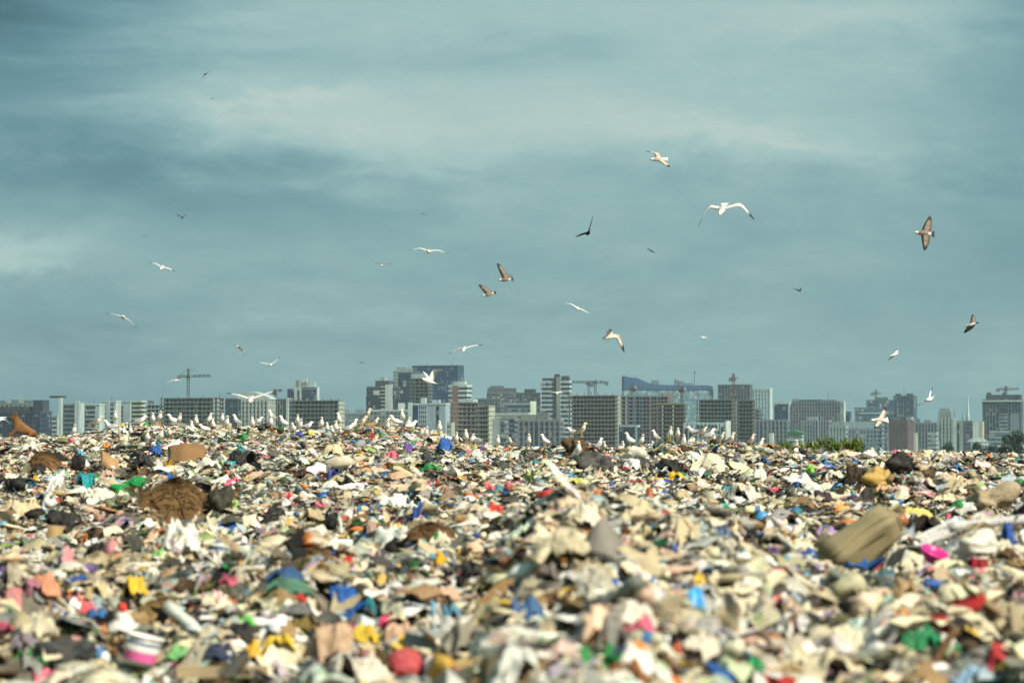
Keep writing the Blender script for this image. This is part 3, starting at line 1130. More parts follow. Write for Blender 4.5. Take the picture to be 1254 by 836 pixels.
H = [
 # left third
 ('card', 133, 563, 22, 20, (156, 126, 88), 'folded tan cardboard box standing at the foot of the gulls, left'),
 ('card', 223, 558, 46, 24, BRN, 'long brown cardboard sheet lying flat below the concrete frame with the crane'),
 ('straw', 58, 566, 58, 22, BRN, 'low heap of brown straw below the brown dog'),
 ('bag', 95, 567, 20, 24, BLK, 'black crumpled bag right of the low straw heap'),
 ('cloth', 103, 590, 24, 20, TEA, 'teal cloth trailing downhill left of the shiny green bag'),
 ('film', 98, 556, 12, 10, LBL, 'small cyan plastic scrap above the low straw heap'),
 ('bag', 155, 597, 46, 24, (20, 150, 76), 'shiny green plastic bag beside the big straw mound'),
 ('bag', 117, 611, 54, 18, WH, 'long white bag below the shiny green bag'),
 ('straw', 208, 612, 86, 50, (106, 82, 52), 'big rounded mound of brown straw, largest on the tip'),
 ('bag', 268, 615, 36, 34, (58, 60, 50), 'dark olive grey bag right of the big straw mound'),
 ('cloth', 285, 590, 22, 11, PNK, 'pink rag above the dark olive grey bag'),
 ('film', 43, 586, 10, 9, YEL, 'small yellow wrapper left of the teal cloth'),
 ('bag', 20, 593, 30, 20, BLK, 'black bag at the left edge level with the green bag'),
 ('cloth', 27, 624, 62, 24, BE, 'beige blanket spread near the left edge'),
 ('bag', 76, 643, 42, 30, BLK, 'big black bin bag beside the brown cardboard at left'),
 ('card', 50, 648, 46, 18, TAN, 'brown cardboard flap in front of the big black bin bag'),
 ('film', 104, 660, 12, 13, ORG, 'small orange wrapper below the big black bin bag'),
 ('bag', 221, 660, 66, 46, (228, 226, 214), 'large white bag with coloured print below the big straw mound', 'print'),
 ('film', 193, 679, 24, 12, LGN, 'pale green plastic scrap under the large printed white bag'),
 ('cloth', 160, 668, 46, 20, DGR, 'dark grey rag left of the large printed white bag'),
 ('cloth', 264, 669, 28, 13, (70, 98, 150), 'blue denim rag right of the large printed white bag'),
 ('film', 293, 667, 12, 10, YEL, 'small yellow wrapper right of the blue denim rag'),
 ('film', 296, 561, 46, 24, BLK, 'shredded black film under the standing gulls, left of centre'),
 ('film', 176, 568, 30, 22, (40, 42, 46), 'black plastic shreds above the big straw mound'),
 ('bag', 191, 551, 15, 13, BLU, 'blue bag just below the row of gulls at left'),
 ('strip', 207, 573, 12, 20, YEL, 'yellow strap hanging above the big straw mound'),
 ('bag', 258, 570, 46, 16, WH, 'row of crumpled white plastic under the long brown cardboard'),
 ('film', 36, 548, 26, 12, WH, 'white plastic sheet directly below the brown dog'),
 ('bag', 150, 527, 14, 12, WH, 'white bag among the gulls above the folded tan box'),
 ('bag', 178, 518, 10, 8, (60, 160, 70), 'bright green bag among gulls near the crane building'),
 ('bag', 298, 536, 12, 10, GRN, 'green bag among gulls below the pale block with curved roof'),
 ('cloth', 303, 642, 36, 16, CR, 'cream rag right of the dark olive grey bag'),
 # centre, far
 ('bag', 336, 637, 38, 24, BLK, 'black bag at mid distance with a yellow scrap beside it'),
 ('film', 352, 640, 8, 12, YEL, 'small yellow scrap on the mid distance black bag'),
 ('cloth', 406, 553, 32, 16, BE, 'rolled beige carpet end below the gulls at centre'),
 ('cloth', 499, 547, 18, 14, PUR, 'purple rag just below the gulls right of centre'),
 ('bag', 544, 545, 24, 16, BLU, 'bright blue bag under a gull on the ridge'),
 ('bag', 481, 557, 17, 10, PNK, 'pink bag below the purple rag'),
 ('bag', 518, 561, 27, 15, DGR, 'dark grey bag below the bright blue ridge bag'),
 ('film', 529, 573, 30, 10, GRN, 'green shreds below the dark grey bag at centre'),
 ('card', 438, 578, 32, 14, TAN, 'tan orange cardboard piece at far centre'),
 ('strip', 412, 583, 24, 14, (70, 84, 170), 'violet blue strip left of the tan orange cardboard'),
 ('film', 517, 596, 34, 14, (236, 110, 130), 'bright pink plastic sheet at far centre'),
 ('bag', 537, 592, 11, 9, RED, 'small red bag touching the bright pink sheet'),
 ('strip', 612, 596, 36, 9, (236, 120, 134), 'long pink strip right of the bright pink sheet'),
 ('bag', 607, 625, 23, 15, (226, 60, 50), 'scarlet bag below the long pink strip'),
 ('film', 476, 617, 52, 17, (224, 226, 222), 'wide white film sheet in the middle of the tip'),
 ('cloth', 513, 628, 22, 19, (40, 70, 140), 'blue and red rag beside the wide white film'),
 ('straw', 563, 625, 62, 13, BRN, 'flat brown straw patch left of the scarlet bag'),
 ('straw', 527, 650, 52, 13, (112, 84, 56), 'flat brown straw patch below the blue and red rag'),
 ('cloth', 486, 650, 28, 17, (206, 180, 96), 'pale yellow rag left of the lower straw patch'),
 ('bag', 415, 645, 12, 28, WH, 'narrow white bag standing upright at centre left'),
 ('film', 366, 668, 11, 11, PNK, 'small pink wrapper below the mid distance black bag'),
 ('straw', 387, 681, 46, 18, BRN, 'brown matted fibre clump left of centre'),
 ('cloth', 450, 680, 26, 14, (206, 160, 160), 'dusty pink rag beside the brown fibre clump'),
 ('bag', 518, 670, 17, 15, TEA, 'teal bag above the round yellow bag'),
 ('bag', 540, 686, 22, 18, (236, 180, 30), 'round yellow bag in the middle of the tip'),
 ('bag', 483, 671, 32, 20, BLK, 'black bag left of the teal bag'),
 ('bag', 355, 609, 9, 9, RED, 'small red bag above the mid distance black bag'),
 ('bag', 451, 534, 9, 11, BRN, 'brown paper bag upright among the gulls'),
 ('bag', 456, 536, 12, 10, RED, 'red bag among gulls below the stepped tower'),
 ('film', 467, 534, 11, 8, GRN, 'green plastic scrap among gulls below the stepped tower'),
 ('bag', 366, 533, 14, 8, (40, 70, 170), 'royal blue bag under a gull left of centre'),
 # centre right, far
 ('bag', 728, 567, 54, 26, (74, 76, 76), 'large dark grey bin bag below the right ridge'),
 ('bag', 779, 569, 40, 18, (62, 64, 66), 'dark grey bag right of the large dark grey bin bag'),
 ('cloth', 807, 550, 26, 18, (52, 78, 84), 'dark teal tarpaulin bundle on the ridge'),
 ('sack', 776, 557, 36, 20, (226, 222, 208), 'white woven sack left of the dark teal bundle'),
 ('bag', 852, 561, 32, 12, (232, 230, 222), 'flat bright white bag below the gulls at right'),
 ('bag', 704, 546, 36, 18, (92, 70, 42), 'dark brown paper heap carrying two gulls on the ridge'),
 ('cloth', 708, 541, 12, 9, (206, 158, 66), 'mustard rag on the dark brown paper heap'),
 ('film', 819, 571, 50, 18, BLK, 'shredded black film below the dark teal bundle'),
 ('film', 829, 583, 22, 9, YEL, 'yellow plastic scrap below the shredded black film at right'),
 ('cloth', 704, 592, 42, 11, (190, 186, 110), 'yellow green rag below the large dark grey bin bag'),
 ('film', 748, 595, 15, 8, BLU, 'small blue scrap right of the yellow green rag'),
 ('cloth', 813, 592, 32, 10, (48, 80, 160), 'blue rag below the yellow plastic scrap'),
 ('bag', 733, 606, 16, 12, ORG, 'orange bag below the small blue scrap'),
 ('bag', 796, 604, 11, 10, (232, 110, 40), 'deep orange bag left of the blue and red packet'),
 ('film', 814, 607, 24, 11, (50, 84, 150), 'blue and red packet below the blue rag', 'print'),
 ('strip', 773, 611, 46, 9, BLK, 'long black strip below the deep orange bag'),
 ('bottle', 884, 623, 24, 10, (30, 160, 120), 'teal green bottle lying at mid right', None, 0.4),
 ('ball', 934, 639, 19, 19, (60, 140, 196), 'blue ball at mid right'),
 ('film', 710, 632, 62, 26, (222, 214, 190), 'cream plastic sheet behind the grey torn board'),
 ('cloth', 778, 630, 72, 26, (196, 182, 150), 'wide beige cloth right of the cream plastic sheet'),
 ('board', 742, 663, 66, 50, (120, 118, 112), 'grey torn board standing up at centre right'),
 ('bag', 881, 660, 38, 32, (92, 118, 150), 'blue grey striped bag left of the blue ball'),
 ('film', 909, 605, 56, 26, (226, 220, 206), 'white crumpled plastic above the blue ball'),
 ('bag', 809, 678, 32, 14, BLK, 'black bag right of the grey torn board'),
 ('bag', 922, 668, 17, 16, DGR, 'dark grey bag right of the blue grey striped bag'),
 ('bag', 930, 583, 20, 26, (226, 222, 214), 'upright white bag near the right ridge'),
 ('film', 684, 672, 88, 40, (206, 196, 166), 'wide beige film sheet left of the grey torn board'),
 # right
 ('sack', 1079, 584, 54, 28, (196, 164, 94), 'straw yellow sack with a dark open mouth at right'),
 ('bag', 1047, 583, 22, 24, (56, 44, 34), 'dark brown lump for the shade in the mouth of the straw yellow sack'),  # dark lump stands in for the shade inside the sack opening
 ('bag', 1103, 567, 40, 26, (26, 27, 30), 'glossy black bin bag below the red brown tower block'),
 ('bag', 1097, 555, 9, 9, (240, 110, 150), 'small pink bag on the glossy black bin bag'),
 ('film', 1146, 552, 28, 9, (160, 60, 40), 'rusty red plastic sheet on the far right ridge'),
 ('bag', 993, 576, 15, 11, (110, 200, 60), 'lime green bag below the leafy bushes'),
 ('film', 947, 602, 26, 9, (230, 80, 120), 'pink plastic scrap left of the dark purple bag'),
 ('bag', 1009, 610, 24, 17, (70, 52, 66), 'dark purple bag below the lime green bag'),
 ('cloth', 1030, 623, 26, 13, (226, 160, 90), 'pale orange rag above the dirty canister'),
 ('cloth', 1010, 657, 52, 18, (152, 128, 176), 'mauve rag left of the dirty canister'),
 ('bag', 993, 681, 32, 17, (52, 96, 168), 'blue bag below the mauve rag'),
 ('cloth', 1131, 641, 60, 20, (38, 36, 38), 'black cloth above the white rolled tubes'),
 ('cloth', 1123, 628, 42, 11, (208, 186, 110), 'pale yellow cloth above the black cloth'),
 ('film', 1163, 634, 14, 9, PNK, 'pink scrap right of the black cloth'),
 ('bag', 1236, 655, 22, 26, (36, 88, 170), 'blue bag at the right edge above the white sack'),
 ('sack', 1203, 671, 72, 36, (224, 222, 210), 'bulky white sack in front of the white rolled tubes'),
 ('sack', 1218, 611, 72, 38, (176, 160, 132), 'blotchy brown and cream sack near the right edge'),
 ('film', 1175, 620, 22, 9, GRN, 'green scrap left of the blotchy sack'),
 ('bottle', 1111, 583, 16, 7, (40, 160, 90), 'small green bottle below the glossy black bin bag', None, 0.0),
 ('card', 1165, 582, 17, 13, (214, 166, 116), 'pale tan carton at far right'),
 ('film', 1174, 574, 20, 9, (80, 140, 200), 'blue film above the pale tan carton'),
 ('bag', 1081, 600, 20, 11, (200, 160, 120), 'yellow and purple packet below the straw yellow sack', 'print'),
 ('film', 1044, 607, 12, 9, (40, 160, 190), 'small turquoise scrap below the shaded mouth of the straw yellow sack'),
 # near left
 ('bag', 52, 716, 46, 24, (216, 150, 118), 'peach bag near the left edge'),
 ('bag', 39, 723, 22, 20, (178, 120, 140), 'mauve round bag against the peach bag'),
 ('strip', 72, 730, 44, 12, BLK, 'black rubber strip below the peach bag'),
 ('film', 124, 699, 26, 9, (206, 172, 70), 'short yellow rag above the long yellow cloth'),
 ('cloth', 163, 721, 38, 26, (220, 184, 66), 'long yellow cloth draped at near left'),
 ('cloth', 145, 706, 30, 18, DBR, 'dark brown rag between the two yellow cloths'),
 ('straw', 192, 752, 62, 38, (150, 122, 80), 'round burlap bundle at near left', None, 0, 'burlap_bundle', 'bundle'),
 ('cloth', 102, 742, 36, 14, (206, 92, 104), 'coral pink rag left of the burlap bundle'),
 ('film', 122, 772, 28, 12, ORG, 'orange film scrap left below the burlap bundle'),
 ('bag', 80, 801, 78, 26, (60, 64, 66), 'charcoal bin bag at lower left'),
 ('film', 64, 789, 38, 12, (80, 180, 110), 'light green film on the charcoal bin bag'),
 ('film', 51, 814, 22, 12, (30, 130, 60), 'dark green film in front of the charcoal bin bag'),
 ('bottle', 122, 799, 44, 22, (200, 204, 200), 'clear plastic bottle beside the white and pink tub', None, -0.6),
 ('film', 220, 800, 42, 13, (120, 190, 120), 'pale green strip right of the white and pink tub'),
 ('film', 301, 762, 26, 9, (90, 190, 80), 'grass green scrap right of the burlap bundle'),
 ('cloth', 271, 798, 52, 15, (48, 58, 80), 'navy grey cloth left of the yellow bag'),
 ('bag', 308, 797, 30, 22, (222, 176, 60), 'yellow bag at lower left of centre'),
 ('film', 41, 768, 62, 30, (204, 196, 172), 'pale beige film sheet at the lower left edge'),
 ('bag', 13, 704, 32, 24, (186, 178, 156), 'greyish beige bag at the left edge'),
 ('film', 150, 748, 16, 10, (226, 80, 76), 'small red scrap left of the burlap bundle'),
 ('film', 188, 785, 36, 11, (206, 60, 100), 'magenta film below the burlap bundle'),
 ('film', 273, 742, 42, 10, (226, 120, 90), 'orange red film right of the burlap bundle'),
 ('plank', 275, 820, 110, 14, (166, 152, 124), 'long grey beige plank at the bottom left', None, 0.03),
 ('film', 204, 716, 30, 16, LIL, 'lilac film right of the long yellow cloth'),
 ('bag', 187, 703, 26, 15, WH, 'white bag above the lilac film'),
 ('bag', 252, 778, 44, 17, (190, 180, 158), 'stone coloured bag above the navy grey cloth'),
 # near centre
 ('cloth', 347, 703, 56, 14, (52, 80, 116), 'denim blue cloth at centre left'),
 ('cloth', 354, 717, 62, 15, (70, 112, 96), 'grey green cloth under the denim blue cloth'),
 ('bag', 417, 730, 42, 24, (24, 96, 180), 'bright blue bag in front of centre'),
 ('card', 412, 743, 34, 11, (196, 140, 90), 'tan card under the bright blue bag'),
 ('bag', 454, 742, 15, 19, TEA, 'teal bag right of the bright blue bag'),
 ('bag', 492, 727, 36, 15, (190, 140, 164), 'mauve pink bag below the blue strip'),
 ('strip', 511, 714, 30, 8, (40, 76, 160), 'dark blue strip above the mauve pink bag'),
 ('bag', 466, 711, 20, 13, (220, 190, 110), 'pale yellow bag left of the dark blue strip'),
 ('cloth', 476, 759, 38, 15, (206, 64, 110), 'crimson pink cloth behind the yellow bags'),
 ('bag', 447, 780, 52, 24, (222, 190, 62), 'yellow bag between two beige sacks'),
 ('film', 446, 763, 34, 12, (220, 228, 234), 'white blue film behind the yellow bag'),
 ('sack', 402, 786, 70, 42, (196, 166, 138), 'rosy beige sack left of the yellow bag'),
 ('sack', 491, 781, 62, 36, (208, 172, 146), 'pinkish sack right of the yellow bag'),
 ('cloth', 339, 790, 62, 22, (196, 168, 52), 'olive yellow cloth at the bottom left of centre'),
 ('ball', 495, 816, 44, 34, (200, 84, 92), 'round pink red bag at the bottom centre', 'film', 0, 'plastic_bag', 'bag'),
 ('film', 432, 819, 100, 34, (222, 216, 200), 'wide white film sheet at the bottom centre'),
 ('ball', 532, 787, 21, 20, (110, 160, 184), 'grey blue ball left of the big grey cloth'),
 ('cloth', 574, 782, 82, 44, (126, 122, 110), 'big grey cloth heap at bottom centre'),
 ('strip', 547, 750, 38, 22, LBL, 'sky blue strip behind the big grey cloth'),
 ('cloth', 580, 704, 44, 42, (52, 54, 56), 'black cloth hanging on the near mound'),
 ('plank', 562, 812, 88, 10, (184, 166, 126), 'thin beige lath at the bottom centre', None, 0.5),
 ('plank', 588, 806, 70, 9, (172, 152, 112), 'second beige lath resting behind the first', None, 0.38),
 ('bag', 366, 732, 18, 11, (206, 50, 60), 'red bag left of the bright blue bag'),
 ('bag', 486, 698, 16, 11, (40, 70, 180), 'cobalt bag left below the round yellow bag'),
 ('plank', 612, 722, 60, 14, (150, 122, 84), 'brown plank leaning on the near mound', None, 0.75),
 # near right of centre
 ('film', 729, 720, 62, 36, (190, 186, 170), 'pale grey film sheet on the near mound'),
 ('bottle', 797, 706, 26, 18, (226, 226, 222), 'white bottle with blue label on the near mound', None, -0.5),
 ('bag', 857, 713, 18, 16, (230, 196, 80), 'yellow bag on the near mound'),
 ('bag', 820, 708, 18, 10, (214, 110, 120), 'pink bag left of the near yellow bag'),
 ('card', 851, 741, 24, 28, (70, 156, 216), 'sky blue upright packet on the near mound', 'hard', 0, 'packet', 'packet'),
 ('sack', 773, 754, 66, 30, (228, 222, 206), 'bright white sack behind the round grey lid'),
 ('sack', 750, 777, 48, 50, (150, 148, 140), 'smooth grey round sack at the bottom right of centre'),
 ('bag', 646, 745, 44, 26, (52, 100, 150), 'blue and green packet left of the bright white sack', 'print'),
 ('film', 829, 795, 16, 11, (226, 112, 66), 'orange scrap right of the smooth grey sack'),
 ('bag', 717, 786, 20, 14, (206, 120, 76), 'orange brown bag left of the smooth grey sack'),
 ('film', 763, 803, 38, 13, (44, 56, 104), 'navy film under the smooth grey sack'),
 ('sack', 889, 742, 46, 28, (220, 216, 202), 'white sack right of the sky blue packet'),
 ('film', 858, 797, 66, 36, (224, 214, 198), 'white pink film right of the orange scrap'),
 ('film', 899, 823, 66, 26, (200, 212, 176), 'pale green film at the bottom right of centre'),
 ('film', 927, 818, 26, 18, (30, 150, 92), 'green film at the end of the pale green film'),
 ('film', 637, 818, 76, 40, (214, 216, 208), 'white film sheet bottom centre beside the laths'),
 ('tube', 655, 769, 70, 15, (190, 180, 150), 'beige cardboard tube lying on the near mound', None, 0.3),
 # near right
 ('sack', 1050, 789, 96, 34, (222, 214, 188), 'long cream sack behind the brown stick'),
 ('film', 1010, 819, 140, 38, (216, 206, 176), 'wide cream sheet at the bottom right'),
 ('film', 1133, 786, 62, 36, (22, 140, 88), 'emerald green bag behind the brown stick'),
 ('film', 1177, 800, 30, 24, (24, 132, 84), 'emerald film right of the brown stick'),
 ('bag', 1151, 765, 30, 18, (190, 40, 48), 'red bag above the emerald green bag'),
 ('stick', 1148, 801, 78, 11, (104, 80, 56), 'brown stick poking up at the bottom right', None, 0.91),
 ('bag', 1225, 806, 38, 30, (200, 58, 66), 'red plastic bag in the bottom right corner'),
 ('film', 1175, 716, 18, 22, (80, 190, 205), 'cyan upright scrap below the magenta bowl'),
 ('film', 1143, 734, 28, 13, (214, 160, 176), 'pale pink film below the magenta bowl'),
 ('sack', 1111, 727, 42, 30, (186, 158, 116), 'tan crumpled sack below the magenta bowl'),
 ('bag', 1222, 731, 24, 16, (206, 84, 66), 'brick red bag near the right edge'),
 ('bag', 1239, 740, 18, 16, (40, 130, 72), 'green bag at the right edge beside the brick red bag'),
 ('cloth', 1236, 773, 46, 20, BLK, 'black cloth at the right edge'),
 ('bag', 947, 790, 28, 25, (206, 136, 88), 'orange brown bag left of the long cream sack'),
 ('film', 1195, 831, 64, 16, (150, 184, 214), 'blue white film along the bottom right edge'),
 ('bag', 1026, 731, 44, 13, (232, 230, 222), 'slim white bag below the dirty canister'),
 ('cloth', 1200, 692, 34, 13, (130, 30, 46), 'burgundy rag below the bulky white sack'),
 ('film', 1160, 745, 34, 18, WH, 'white film left of the brick red bag'),
 ('film', 960, 720, 70, 24, (196, 194, 182), 'grey white film left of the slim white bag'),
]
for h_ in H:
    kd, px, py, w, h, c, lb = h_[:7]
    mt = M[h_[7]] if len(h_) > 7 and h_[7] else None
    rubbish(kd, px, py, w, h, c, lb, tilt=h_[8] if len(h_) > 8 else 0.0, mat=mt, name=h_[9] if len(h_) > 9 else None, cat=h_[10] if len(h_) > 10 else None)


# ---- the dirty canister lying on its side
def canister():
    p = hit(1050, 692)
    d = p[1]
    s = d / FPX
    L_, A, B = 108 * s, 50 * s, 40 * s
    root = empty('canister', tuple(at(1054, 664, d)))
    bm = bmesh.new()
    bmesh.ops.create_cube(bm, size=1.0)
    bmesh.ops.scale(bm, vec=(L_, B, A), verts=bm.verts)
    bmesh.ops.bevel(bm, geom=list(bm.edges), offset=A * 0.14, segments=4, affect='EDGES')
    bmesh.ops.subdivide_edges(bm, edges=[e for e in bm.edges if e.calc_length() > 0.15], cuts=5, use_grid_fill=True)
    for v in bm.verts:
        k = 0.02 * math.sin(v.co.x * 9 + v.co.z * 7) + 0.012 * math.sin(v.co.x * 31)
        v.co.y += k * (1 if v.co.y > 0 else -1) * -1.0
        if v.co.x > L_ * 0.33:
            f = (v.co.x - L_ * 0.33) / (L_ * 0.17)
            v.co.z *= 1 - 0.22 * f
            v.co.y *= 1 - 0.12 * f
    me = bpy.data.meshes.new('canister_body')
    bm.to_mesh(me); bm.free()
    me.polygons.foreach_set('use_smooth', np.ones(len(me.polygons), dtype=bool))
    obj('body', me, M['card'], root, lin((124, 116, 88)))
    m = MB()
    for z in (-0.22, 0.22):
        m.box(-L_ * 0.34, L_ * 0.3, -B * 0.535, -B * 0.49, A * (z - 0.02), A * (z + 0.02))
    m.build('moulded_rib', M['hard'], root, lin((116, 108, 80)))
    P, F = t_lathe([(0.0, 0.0), (0.0, 1.0), (0.09, 1.0), (0.09, 0.0)], 16)
    P = P * np.array([1, 0.055, 0.055]) + np.array([L_ * 0.49, 0, -A * 0.16])
    obj('cap', mesh_np('cap', P, F, False), M['hard'], root, lin((150, 96, 60)))
    m = MB()
    hx = L_ * 0.5
    for a, b in (((hx - 0.02, 0, A * 0.02), (hx + 0.07, 0, A * 0.06)), ((hx + 0.07, 0, A * 0.06), (hx + 0.06, 0, A * 0.3)), ((hx + 0.06, 0, A * 0.3), (hx - 0.03, 0, A * 0.34))):
        m.bar(a, b, 0.018, 8)
    m.build('handle', M['hard'], root, lin((142, 130, 100)))
    root.rotation_euler = (Matrix.Rotation(0.25, 4, 'Z') @ Matrix.Rotation(-0.58, 4, 'Y') @ Matrix.Rotation(0.5, 4, 'X')).to_euler()
    tag(root, 'dirty beige plastic canister lying tilted beside the white rolled tubes', 'canister')
    RUB.append((root, 1054, 664, 'dirty canister'))
    CLEAR.append((1054, d, 112))
    KEY.append((1054, d, 100))


canister()
# ---- white rolled tubes
for (xa, ya, xb, yb, th, lb) in ((1084, 682, 1172, 642, 11, 'shortest white rolled tube beside the dirty canister'), (1096, 692, 1170, 650, 13, 'white rolled tube in the middle of the bundle, creased'),
                                (1112, 672, 1190, 644, 9, 'thin grey white tube behind the middle of the bundle'), (1160, 654, 1290, 634, 15, 'thick white rolled tube reaching the right edge')):
    cx_, cy_ = (xa + xb) / 2, (ya + yb) / 2
    o = rubbish('tube', cx_, cy_, math.hypot(xb - xa, yb - ya), th, (224, 222, 220), lb, tilt=math.atan2(ya - yb, xb - xa), name='rolled_tube', cat='tube', group='white rolled tubes in a bundle')


# ---- magenta bowl
def lathe_obj(name, prof, mat, parent, color, n=28):
    """prof of (r, z)"""
    V = []
    for i in range(n):
        a = 2 * math.pi * i / n
        V += [(r_ * math.cos(a), r_ * math.sin(a), z_) for r_, z_ in prof]
    return obj(name, mesh_np(name, np.array(V), grid_faces(n, len(prof), True), True), mat, parent, color)


p = hit(1134, 700)
s_ = p[1] / FPX
R_ = 17 * s_
bowl = empty('bowl', (p[0], p[1] - 0.25, p[2] + 0.09))
lathe_obj('bowl_body', [(0, 0), (R_ * 0.5, 0.0), (R_ * 0.85, R_ * 0.4), (R_ * 0.97, R_ * 0.8), (R_ * 0.93, R_ * 0.8), (R_ * 0.8, R_ * 0.42), (R_ * 0.48, R_ * 0.06), (0, R_ * 0.06)], M['hard'], bowl, lin((196, 36, 130)))
lathe_obj('rim', [(R_ * 0.95, R_ * 0.76), (R_ * 1.06, R_ * 0.79), (R_ * 1.06, R_ * 0.83), (R_ * 0.95, R_ * 0.83), (R_ * 0.95, R_ * 0.76)], M['hard'], bowl, lin((206, 50, 140)))
bowl.rotation_euler = (0.42, 0.28, 0.2)
tag(bowl, 'magenta plastic bowl tipped towards the viewer below the white rolled tubes', 'bowl')
RUB.append((bowl, 1134, 691, 'magenta bowl'))
CLEAR.append((1134, p[1], 40))
KEY.append((1134, p[1] - 0.25, 42))
# ---- white and pink tub
p = hit(168, 826)
s_ = p[1] / FPX
R_, Ht = 24 * s_, 36 * s_
tub = empty('tub', (p[0], p[1] + R_ * 0.5, p[2] + 0.06))
lathe_obj('tub_body', [(0, 0), (R_ * 0.78, 0.0), (R_ * 0.96, Ht), (R_ * 0.9, Ht), (R_ * 0.75, 0.02), (0, 0.02)], M['hard'], tub, lin((228, 226, 224)))
lathe_obj('rim', [(R_ * 0.93, Ht * 0.93), (R_ * 1.04, Ht * 0.95), (R_ * 1.04, Ht * 1.02), (R_ * 0.9, Ht * 1.02)], M['hard'], tub, lin((236, 234, 232)))
lathe_obj('pink_band', [(R_ * 0.812, Ht * 0.14), (R_ * 0.868, Ht * 0.46)], M['hard'], tub, lin((216, 96, 160)))
lathe_obj('grey_band', [(R_ * 0.905, Ht * 0.66), (R_ * 0.935, Ht * 0.82)], M['hard'], tub, lin((150, 160, 180)))
tub.rotation_euler = (0.05, 0.22, 0.3)
tag(tub, 'white plastic tub with pink band at the bottom left', 'tub')
RUB.append((tub, 168, 808, 'white and pink tub'))
CLEAR.append((168, p[1], 56))
KEY.append((168, p[1], 56))

# ---------------------------------------------------------------- further single pieces, named by what lies beside them
LAND = [(px, py, t) for px, py, t in (
    (208, 612, 'the big straw mound'), (155, 597, 'the shiny green bag'), (58, 566, 'the low straw heap'), (221, 660, 'the large printed white bag'), (76, 643, 'the big black bin bag at left'),
    (268, 615, 'the dark olive grey bag'), (336, 637, 'the mid distance black bag'), (517, 596, 'the bright pink sheet'), (607, 625, 'the scarlet bag'), (540, 686, 'the round yellow bag'),
    (476, 617, 'the wide white film'), (415, 645, 'the narrow upright white bag'), (728, 567, 'the large dark grey bin bag'), (852, 561, 'the flat bright white bag'), (742, 663, 'the grey torn board'),
    (884, 623, 'the teal green bottle'), (934, 639, 'the blue ball'), (1079, 584, 'the straw yellow sack'), (1103, 567, 'the glossy black bin bag'), (1054, 664, 'the dirty canister'), (1134, 691, 'the magenta bowl'),
    (1203, 671, 'the bulky white sack'), (1218, 611, 'the blotchy sack'), (52, 716, 'the peach bag'), (192, 752, 'the burlap bundle'), (163, 721, 'the long yellow cloth'), (168, 808, 'the white and pink tub'),
    (417, 730, 'the bright blue bag'), (447, 780, 'the yellow bag between two sacks'), (495, 816, 'the round pink red bag'), (574, 782, 'the big grey cloth heap'), (580, 704, 'the hanging black cloth'),
    (851, 741, 'the sky blue packet'), (750, 777, 'the smooth grey sack'), (1133, 786, 'the emerald green bag'), (1225, 806, 'the corner red bag'), (1050, 789, 'the long cream sack'), (438, 578, 'the tan orange cardboard'),
    (347, 703, 'the denim blue cloth'), (308, 797, 'the lower yellow bag'), (881, 660, 'the blue grey striped bag'), (993, 576, 'the lime green bag'), (80, 801, 'the charcoal bin bag'), (704, 592, 'the yellow green rag'))]
KINDS_ = [('bag', 'crumpled bag', 2.5), ('film', 'torn film', 7), ('cloth', 'bunched rag', 5), ('card', 'bent cardboard', 2.5), ('bottle', 'plastic bottle', 1.2), ('strip', 'twisted strip', 1.6)]
TONES = [(WH, 'white', 5), (CR, 'cream', 6), (BE, 'beige', 5), (LGR, 'light grey', 3), (GRY, 'grey', 2), (BLK, 'black', 3), (DGR, 'charcoal', 2), (BRN, 'brown', 2), ((170, 188, 196), 'pale blue', 1.5), ((206, 176, 160), 'pale pink', 1.5),
         ((60, 110, 170), 'blue', 0.8), ((60, 150, 160), 'teal', 0.6), ((200, 70, 70), 'red', 0.6), ((220, 180, 80), 'yellow', 0.6), ((90, 150, 90), 'green', 0.6)]
_r2 = np.random.default_rng(77)
used_labels = set()
boxes = [(1134, 715, 60, 40), (1054, 715, 100, 40)] + [(h_[1], h_[2], h_[3], h_[4]) for h_ in H] + [(1054, 664, 110, 80), (168, 808, 50, 40), (1134, 691, 34, 20), (1170, 662, 170, 50)]
made = 0
tries = 0
